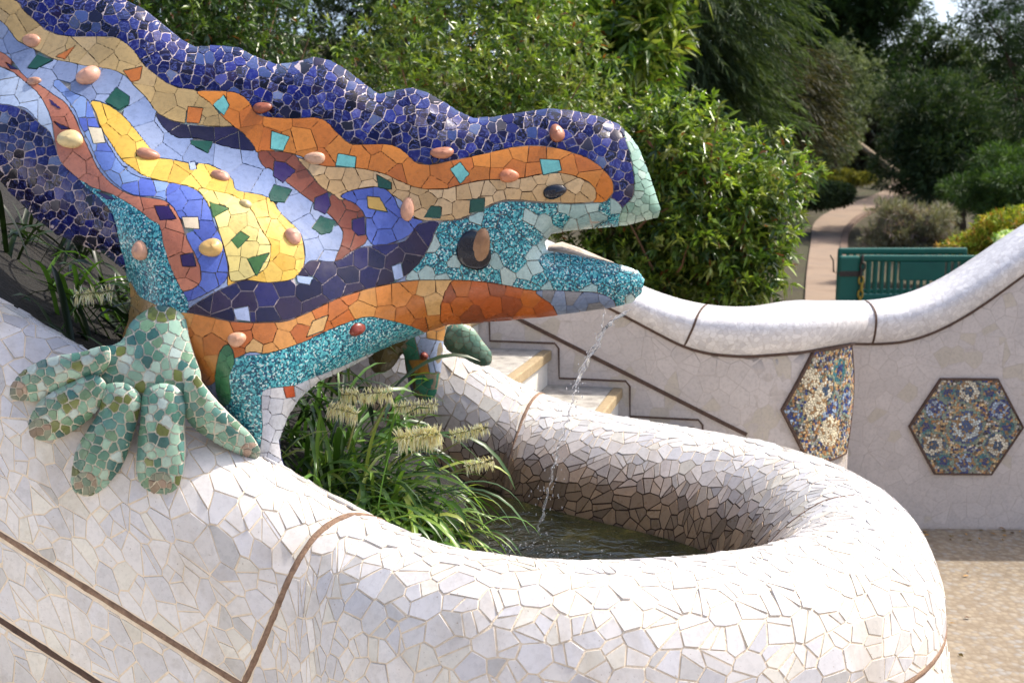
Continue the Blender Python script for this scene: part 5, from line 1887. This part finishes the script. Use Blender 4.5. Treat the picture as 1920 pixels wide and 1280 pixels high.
# farther trees that close the view
FAR = [(1080, 1400, -260, 220, 40, 'dark tree filling the view behind the feathery conifer'), (800, 1240, -300, 200, 28, 'dark tree far behind the middle of the hedge'), (480, 940, -330, 200, 22, 'dark tree beyond the hedge above the lizard back'), (1560, 1700, 150, 330, 46, 'small grey far tree at the bend of the path'), (1650, 1870, 35, 320, 46, 'far dark tree right under the patch of sky'), (1790, 2140, 20, 380, 40, 'far dark tree at the right edge behind the pine'), (160, 640, -420, 240, 20, 'dark tree beyond the hedge at the top left'), (1330, 1600, 100, 345, 44, 'far olive tree seen between conifer and pine')]
for i, (x0, x1, y0, y1, Y, lb_) in enumerate(FAR):
    c, r = ell(x0, x1, y0, y1, Y, 2.5)
    shrub('far_tree', lb_, 'tree', c, r, 2200, 10, 0.30 * Y / 36, 0.06 * Y / 36, [(48, 64, 36), (58, 74, 42), (38, 54, 30), (66, 78, 50)] if i != 3 else [(96, 100, 84), (80, 88, 66), (70, 60, 56)], 'matte_leaf', 30 + i, 22, (0.3, 0.48), group='trees on the hillside', zbase=float(hill_z(c[0], c[1])))
# low planting along the path
c, r = ell(1618, 1805, 376, 500, 19.5, 0.9)
shrub('lavender_bush', 'grey mauve lavender bush behind the green barrier', 'shrub', c, r, 2600, 8, 0.14, 0.014, [(112, 112, 92), (128, 124, 108), (96, 98, 78), (120, 104, 104)], 'matte_leaf', 50, 22, (0.26, 0.44), 0.6, 0.0, trunk=False)
c, r = ell(1496, 1606, 340, 394, 27, 0.9)
shrub('low_hedge', 'low dark green clipped hedge left of the path', 'shrub', c, r, 2200, 8, 0.13, 0.03, [(56, 70, 42), (66, 80, 50), (46, 58, 36)], 'matte_leaf', 51, 16, (0.3, 0.46), trunk=False)
c, r = ell(1520, 1640, 318, 352, 36, 0.9)
shrub('golden_shrub', 'low golden green planting beyond the clipped hedge', 'shrub', c, r, 1300, 8, 0.16, 0.03, [(150, 142, 54), (126, 124, 48), (104, 106, 44)], 'matte_leaf', 52, 12, (0.3, 0.46), trunk=False)
c, r = ell(1790, 2080, 385, 510, 17.5, 1.0)
shrub('yellow_ground_cover', 'yellow green flowering ground cover above the wall at right', 'shrub', c, r, 3600, 7, 0.10, 0.022, [(150, 156, 46), (122, 138, 42), (96, 116, 38), (176, 160, 60), (150, 112, 50)], 'matte_leaf', 53, 22, (0.28, 0.44), trunk=False)
c, r = ell(1850, 1960, 430, 470, 15.5, 0.4)
shrub('white_flower_clump', 'small clump of white flowers at the wall top right', 'flowers', c, r, 500, 6, 0.07, 0.03, [(214, 220, 196), (190, 206, 160), (120, 146, 60)], 'matte_leaf', 54, 8, (0.3, 0.5), trunk=False)

# strap-leaved plants inside the fountain
def ribbon(base, d0, L, W, arch, col, twist=0.3, seg=9):
    V, C = [], []
    p = Vector(base); d = Vector(d0).normalized()
    side = d.cross(Vector((0, 0, 1)))
    side = side.normalized() if side.length > 1e-3 else Vector((1, 0, 0))
    for i in range(seg + 1):
        u = i / seg
        w_ = W * (0.55 + 0.9 * u) * (1 - u) ** 0.45 if u < 1 else 0.0003
        nrm_ = side.cross(d).normalized()
        sd = (side * math.cos(twist * u) + nrm_ * math.sin(twist * u))
        V += [p - sd * w_ * 0.5, p - nrm_ * w_ * 0.18, p + sd * w_ * 0.5]
        k = 0.72 + 0.4 * u
        C += [np.array(col) * k] * 3
        p = p + d * (L / seg)
        d = (d + Vector((0, 0, -1)) * arch / seg * (0.5 + u * 1.4)).normalized()
    Fc = []
    for i in range(seg):
        for k in range(2):
            a = i * 3 + k
            Fc.append((a, a + 1, a + 4, a + 3))
    return V, Fc, C
def strap_plant(name, label, base, n, spread, L, W, seed, lean, cols, group, spikes=()):
    r_ = random.Random(seed)
    root = empty(name, base)
    bpy.context.view_layer.update()
    tag(root, label, 'plant', group)
    for i in range(n):
        a = r_.uniform(0, 2 * math.pi)
        tl0 = r_.uniform(0.15, 0.95)
        d = Vector((math.cos(a) * tl0 + lean[0], math.sin(a) * tl0 + lean[1], 0.75 + lean[2]))
        b = Vector(base) + Vector((r_.gauss(0, spread), r_.gauss(0, spread), 0.0))
        c_ = np.array(lin(*cols[int(r_.random() * len(cols))])) * r_.uniform(0.75, 1.2)
        V, Fc, C = ribbon(b, d, L * r_.uniform(0.6, 1.2), W * r_.uniform(0.7, 1.3), r_.uniform(1.2, 3.0), c_, r_.uniform(-0.9, 0.9))
        put(mesh_obj('leaf', V, Fc, M['strap_leaf'], None, np.array(C), True), root)
    for (p0, p1, rad, cnt) in spikes:
        V, Fc, C = [], [], []
        p0, p1 = Vector(p0), Vector(p1)
        ax = (p1 - p0)
        side0 = ax.normalized().orthogonal().normalized(); s1 = ax.normalized().cross(side0)
        bs, ds_, Ls, Ws, Cs = [], [], [], [], []
        for k in range(cnt):
            u = r_.random()
            a = r_.uniform(0, 2 * math.pi)
            dd = (side0 * math.cos(a) + s1 * math.sin(a)) + ax.normalized() * r_.uniform(-0.3, 0.3) + Vector((0, 0, -0.15))
            bs.append(p0 + ax * u); ds_.append(dd); Ls.append(rad * r_.uniform(0.7, 1.15)); Ws.append(rad * 0.12)
            Cs.append(np.array(lin(*r_.choice([(248, 242, 222), (242, 232, 204), (252, 248, 236), (226, 212, 176)]))))
        V, Fc, C = leaf_mesh(np.array(bs), np.array(ds_), np.array(Ls), np.array(Ws), np.array(Cs), 0.3, 0.5)
        sp = mesh_obj('flower_spike', V, Fc, M['flower_fibre'], None, C, False)
        put(sp, root)
        V, Fc = [], []
        limb(V, Fc, [Vector(base) * 0.35 + p0 * 0.65, p0, p1], 0.004, 0.002, 5)
        put(mesh_obj('flower_stem', V, Fc, M['strap_leaf'], None, np.tile(lin(150, 150, 90), (len(V), 1)), True), root)
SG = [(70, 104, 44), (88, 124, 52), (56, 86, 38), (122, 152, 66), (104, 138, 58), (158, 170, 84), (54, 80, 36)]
def spk(x0, y0, x1, y1, Y, rad, cnt=110): return (at_y(x0, y0, Y), at_y(x1, y1, Y), rad, int(cnt * 1.6))
strap_plant('strap_leaf_plant', 'arching strap-leaved plant with cream flower spikes spilling over the pool', (-0.56, 3.18, 0.98), 240, 0.13, 0.42, 0.016, 1, (0.50, -0.32, 0.05), SG, 'plants in the fountain',
            [spk(735, 736, 640, 740, 3.08, 0.034, 190), spk(670, 776, 615, 762, 3.04, 0.034, 150), spk(820, 756, 740, 764, 3.15, 0.03, 150), spk(825, 812, 745, 822, 3.05, 0.046, 240), spk(915, 800, 845, 815, 3.2, 0.03, 150), spk(925, 862, 872, 874, 3.15, 0.028, 120)])
strap_plant('strap_leaf_plant', 'strap-leaved clump at the water edge in front of the chest column', (-0.36, 3.08, 0.90), 240, 0.09, 0.28, 0.014, 2, (0.30, -0.25, -0.05), SG + [(150, 164, 70), (120, 146, 60)], 'plants in the fountain')
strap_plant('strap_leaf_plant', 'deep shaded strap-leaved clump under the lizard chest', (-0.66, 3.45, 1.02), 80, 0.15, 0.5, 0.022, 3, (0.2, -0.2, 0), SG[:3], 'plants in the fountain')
strap_plant('strap_leaf_plant', 'strap-leaved clump left of the lizard wrist with one cream flower spike', (-1.00, 3.22, 1.28), 60, 0.12, 0.32, 0.02, 4, (0.15, 0.15, 0), SG[:3] + [(150, 140, 60)], 'plants in the fountain', [spk(215, 545, 138, 553, 3.0, 0.035, 60)])
strap_plant('strap_leaf_plant', 'strap-leaved clump at the left edge behind the parapet', (-1.45, 3.5, 1.5), 50, 0.15, 0.4, 0.02, 5, (0.0, 0.1, 0), SG[:3], 'plants in the fountain')

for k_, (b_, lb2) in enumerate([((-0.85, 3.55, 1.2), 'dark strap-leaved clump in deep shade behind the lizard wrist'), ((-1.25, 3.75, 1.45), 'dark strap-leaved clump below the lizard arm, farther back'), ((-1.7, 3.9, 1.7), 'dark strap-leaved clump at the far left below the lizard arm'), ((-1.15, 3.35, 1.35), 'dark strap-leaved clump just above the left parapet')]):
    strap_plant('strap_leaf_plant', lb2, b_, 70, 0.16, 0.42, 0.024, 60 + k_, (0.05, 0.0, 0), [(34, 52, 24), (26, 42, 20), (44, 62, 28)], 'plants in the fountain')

# ================================================================== WATER
def blob_chain(pts, rad, seg=10, rng_=random.Random(9)):
    V, Fc = [], []
    m = len(pts)
    limb(V, Fc, pts, rad, rad, seg)
    V = [Vector(v) for v in V]
    for i in range(m):
        k = max(0.3, 0.85 + 0.22 * math.sin(i * 1.3) + rng_.uniform(-0.2, 0.25))
        if i == 0 or i == m - 1: k = 0.08
        for j in range(seg):
            V[i * seg + j] = Vector(pts[i]) + (V[i * seg + j] - Vector(pts[i])) * k
    return V, Fc
YW = 3.28
jet = empty('water_jet', tuple(at_y(1000, 1000, YW)))
bpy.context.view_layer.update()
tag(jet, 'thin clear water jet falling from the lizard mouth into the pool', 'water')
def piece(pix, rad):
    V, Fc = blob_chain([at_y(x, y, YW) + Vector((random.uniform(-.003, .003), 0, 0)) for x, y in pix], rad)
    put(mesh_obj('water_strand', V, Fc, M['clear_water'], None, None, True), jet)
def interp(pts, n): 
    u = np.linspace(0, len(pts) - 1, n)
    return [(float(np.interp(t_, range(len(pts)), [p[0] for p in pts])), float(np.interp(t_, range(len(pts)), [p[1] for p in pts]))) for t_ in u]
FALL = [(1178, 582), (1150, 600), (1132, 618), (1122, 640), (1108, 662), (1097, 684), (1088, 706), (1080, 728), (1072, 756), (1062, 792), (1050, 832), (1040, 866), (1030, 912), (1018, 960), (1008, 1000)]
piece(interp(FALL[:8], 30), 0.0062)
piece([(x + 4 + 3 * math.sin(x * .3), y - 2) for x, y in interp(FALL[:7], 26)], 0.0026)
piece([(x - 5 + 3 * math.sin(x * .4), y + 3) for x, y in interp(FALL[1:8], 26)], 0.0022)
piece(interp([(1134, 580), (1132, 600), (1128, 620)], 9), 0.0024)
piece([(x + 1.5 * math.sin(y * .21), y) for x, y in interp(FALL[7:11], 24)], 0.0030)
piece([(x + 2 * math.sin(y * .17), y) for x, y in interp(FALL[10:13], 20)], 0.0040)
piece([(x + 2 * math.sin(y * .19), y) for x, y in interp(FALL[12:], 18)], 0.0046)
V, Fc = [], []
rw = random.Random(8)
for k in range(150):
    u = rw.random() ** 0.7 * (len(FALL) - 1)
    x = float(np.interp(u, range(len(FALL)), [q[0] for q in FALL])) + rw.gauss(0, 4 + u * 0.7); y = float(np.interp(u, range(len(FALL)), [q[1] for q in FALL])) + rw.gauss(0, 6)
    bm = bmesh.new(); bmesh.ops.create_icosphere(bm, subdivisions=1, radius=rw.uniform(0.0008, 0.0024))
    p = at_y(x, y, YW + rw.gauss(0, 0.012)); o_ = len(V)
    V += [Vector((v.co.x, v.co.y, v.co.z * 1.8)) + p for v in bm.verts]; Fc += [tuple(v.index + o_ for v in f.verts) for f in bm.faces]
    bm.free()
put(mesh_obj('droplets', V, Fc, M['clear_water'], None, None, True, kind='stuff'), jet)
V, Fc = [], []
spl = at_z(985, 1018, WZ)
rr = random.Random(4)
for k in range(70):
    a = rr.uniform(0, 2 * math.pi); q = abs(rr.gauss(0, 0.09))
    p = Vector((spl.x + math.cos(a) * q * 1.2, spl.y + math.sin(a) * q * 0.7 - 0.05, WZ + abs(rr.gauss(0, 0.02)) * (1 if q < .08 else 0.3)))
    if p.y < 3.05: continue
    r0 = rr.uniform(0.0012, 0.004)
    bm = bmesh.new(); bmesh.ops.create_icosphere(bm, subdivisions=1, radius=r0)
    o_ = len(V)
    V += [v.co + p for v in bm.verts]; Fc += [tuple(v.index + o_ for v in f.verts) for f in bm.faces]
    bm.free()
o = mesh_obj('splash_drops', V, Fc, M['clear_water'], None, None, True)
tag(o, 'small splash drops where the jet meets the pool', 'water', kind='stuff')

# leaf litter on the paving and along the foot of the wall
n_ = 260
lx = RNG.uniform(1.3, 4.2, n_); ly = np.where(RNG.random(n_) < 0.55, 5.86 - np.abs(RNG.normal(0, 0.10, n_)), RNG.uniform(2.2, 5.8, n_))
lb_ = np.stack([lx, ly, np.full(n_, 0.006)], 1)
ld_ = np.stack([RNG.normal(size=n_), RNG.normal(size=n_), RNG.uniform(0.0, 0.25, n_)], 1)
V, Fc, C = leaf_mesh(lb_, ld_, RNG.uniform(0.02, 0.05, n_), RNG.uniform(0.008, 0.018, n_), pal([(120, 88, 52), (150, 116, 70), (96, 80, 44), (84, 60, 40)], n_, RNG))
o = mesh_obj('leaf_litter', V, Fc, M['matte_leaf'], None, C, False)
tag(o, 'dry leaf litter on the paving by the wall', 'leaf litter', kind='stuff')

# ================================================================== BARRIERS
def box(V, Fc, x0, x1, y0, y1, z0, z1):
    o = len(V)
    V += [(x0, y0, z0), (x1, y0, z0), (x1, y1, z0), (x0, y1, z0), (x0, y0, z1), (x1, y0, z1), (x1, y1, z1), (x0, y1, z1)]
    Fc += [tuple(o + k for k in f) for f in ((0, 3, 2, 1), (4, 5, 6, 7), (0, 1, 5, 4), (1, 2, 6, 5), (2, 3, 7, 6), (3, 0, 4, 7))]
def bpart(name, boxes, mat, root, bev=0.012):
    V, Fc = [], []
    for b in boxes: box(V, Fc, *b)
    o = mesh_obj(name, V, Fc, M[mat], root)
    m_ = o.modifiers.new('bevel', 'BEVEL'); m_.width = bev; m_.segments = 2
    return o
def barrier(loc, rz, label, L=2.1, H=1.0, plate=True):
    root = empty('pedestrian_barrier', loc)
    root.rotation_euler = (0, 0, rz)
    tag(root, label, 'barrier', 'green barriers on the path')
    bpart('top_rail', [(0, L, -0.03, 0.03, H - 0.10, H)], 'green_plastic', root, 0.025)
    bpart('bottom_rail', [(0, L, -0.03, 0.03, 0.10, 0.22)], 'green_plastic', root, 0.02)
    for x0 in (0, L - 0.07): bpart('end_post', [(x0, x0 + 0.07, -0.032, 0.032, 0.04, H - 0.03)], 'green_plastic', root, 0.02)
    xs_ = np.linspace(0.16, L - 0.16, 17)
    for x in xs_:
        if plate and 0.33 * L < x < 0.67 * L:
            bpart('slat', [(x - 0.022, x + 0.022, -0.018, 0.018, 0.22, 0.42)], 'green_plastic', root, 0.008)
        else:
            bpart('slat', [(x - 0.022, x + 0.022, -0.018, 0.018, 0.22, H - 0.10)], 'green_plastic', root, 0.008)
    if plate: bpart('sign_plate', [(0.32 * L, 0.68 * L, -0.02, 0.02, 0.42, H - 0.10)], 'green_plastic', root, 0.01)
    for x0 in (0.12, L - 0.3): bpart('foot', [(x0, x0 + 0.16, -0.28, 0.28, 0.0, 0.10)], 'green_plastic', root, 0.02)
    return root
pb = at_z(1607, 577, 0.03)
barrier((pb.x, pb.y, 0.03), math.radians(-3), 'front green plastic pedestrian barrier closing the garden path', 1.86, 0.80)
pc_ = at_z(1572, 572, 0.03)
barrier((pc_.x + 0.05, pc_.y + 0.32, 0.03), math.radians(2), 'rear green plastic barrier standing just behind the first', 2.05, 0.86, False)
# end-on barrier folded towards the camera
eb = empty('barrier_end_panel', (pb.x - 0.1, pb.y, 0.03))
tag(eb, 'short green barrier end panel with chain at the left of the barriers', 'barrier', 'green barriers on the path')
bpart('panel', [(-0.22, 0.10, -0.05, 0.02, 0.02, 0.79)], 'green_plastic', eb, 0.06)
bpart('strap', [(-0.21, 0.10, -0.062, -0.05, 0.48, 0.56)], 'dark_metal', eb, 0.004)
for k in range(7):
    z = 0.74 - k * 0.105
    V, Fc = [], []
    ring = [Vector((0.12 + 0.035 * math.cos(a) * (1 if k % 2 else 0.4) + 0.01 * math.sin(k * 2), -0.075 + (0.0 if k % 2 else 0.02) * math.cos(a), z + 0.065 * math.sin(a))) for a in np.linspace(0, 2 * math.pi, 13)]
    limb(V, Fc, ring, 0.014, 0.014, 6)
    mesh_obj('chain_link', V, Fc, M['yellow_tag' if k > 2 else 'dark_metal'], eb, None, True)
V, Fc = [], []
limb(V, Fc, [Vector((-0.22, -0.06, 0.52)), Vector((-0.30, -0.06, 0.55)), Vector((-0.31, -0.06, 0.72)), Vector((-0.36, -0.06, 0.8))], 0.012, 0.01, 6)
mesh_obj('latch_hook', V, Fc, M['dark_metal'], eb, None, True)
# pale slanting timber beside the far path
pa = at_y(1608, 268, 41); pb_ = at_y(1722, 357, 37)
V, Fc = [], []
limb(V, Fc, [pa, pa.lerp(pb_, 0.35), pa.lerp(pb_, 0.6), pb_], 0.10, 0.17, 9)
o = mesh_obj('slanting_log', V, Fc, M['pale_wood'], None, None, True)
tag(o, 'pale slanting log leaning down to the far bend of the path', 'log')
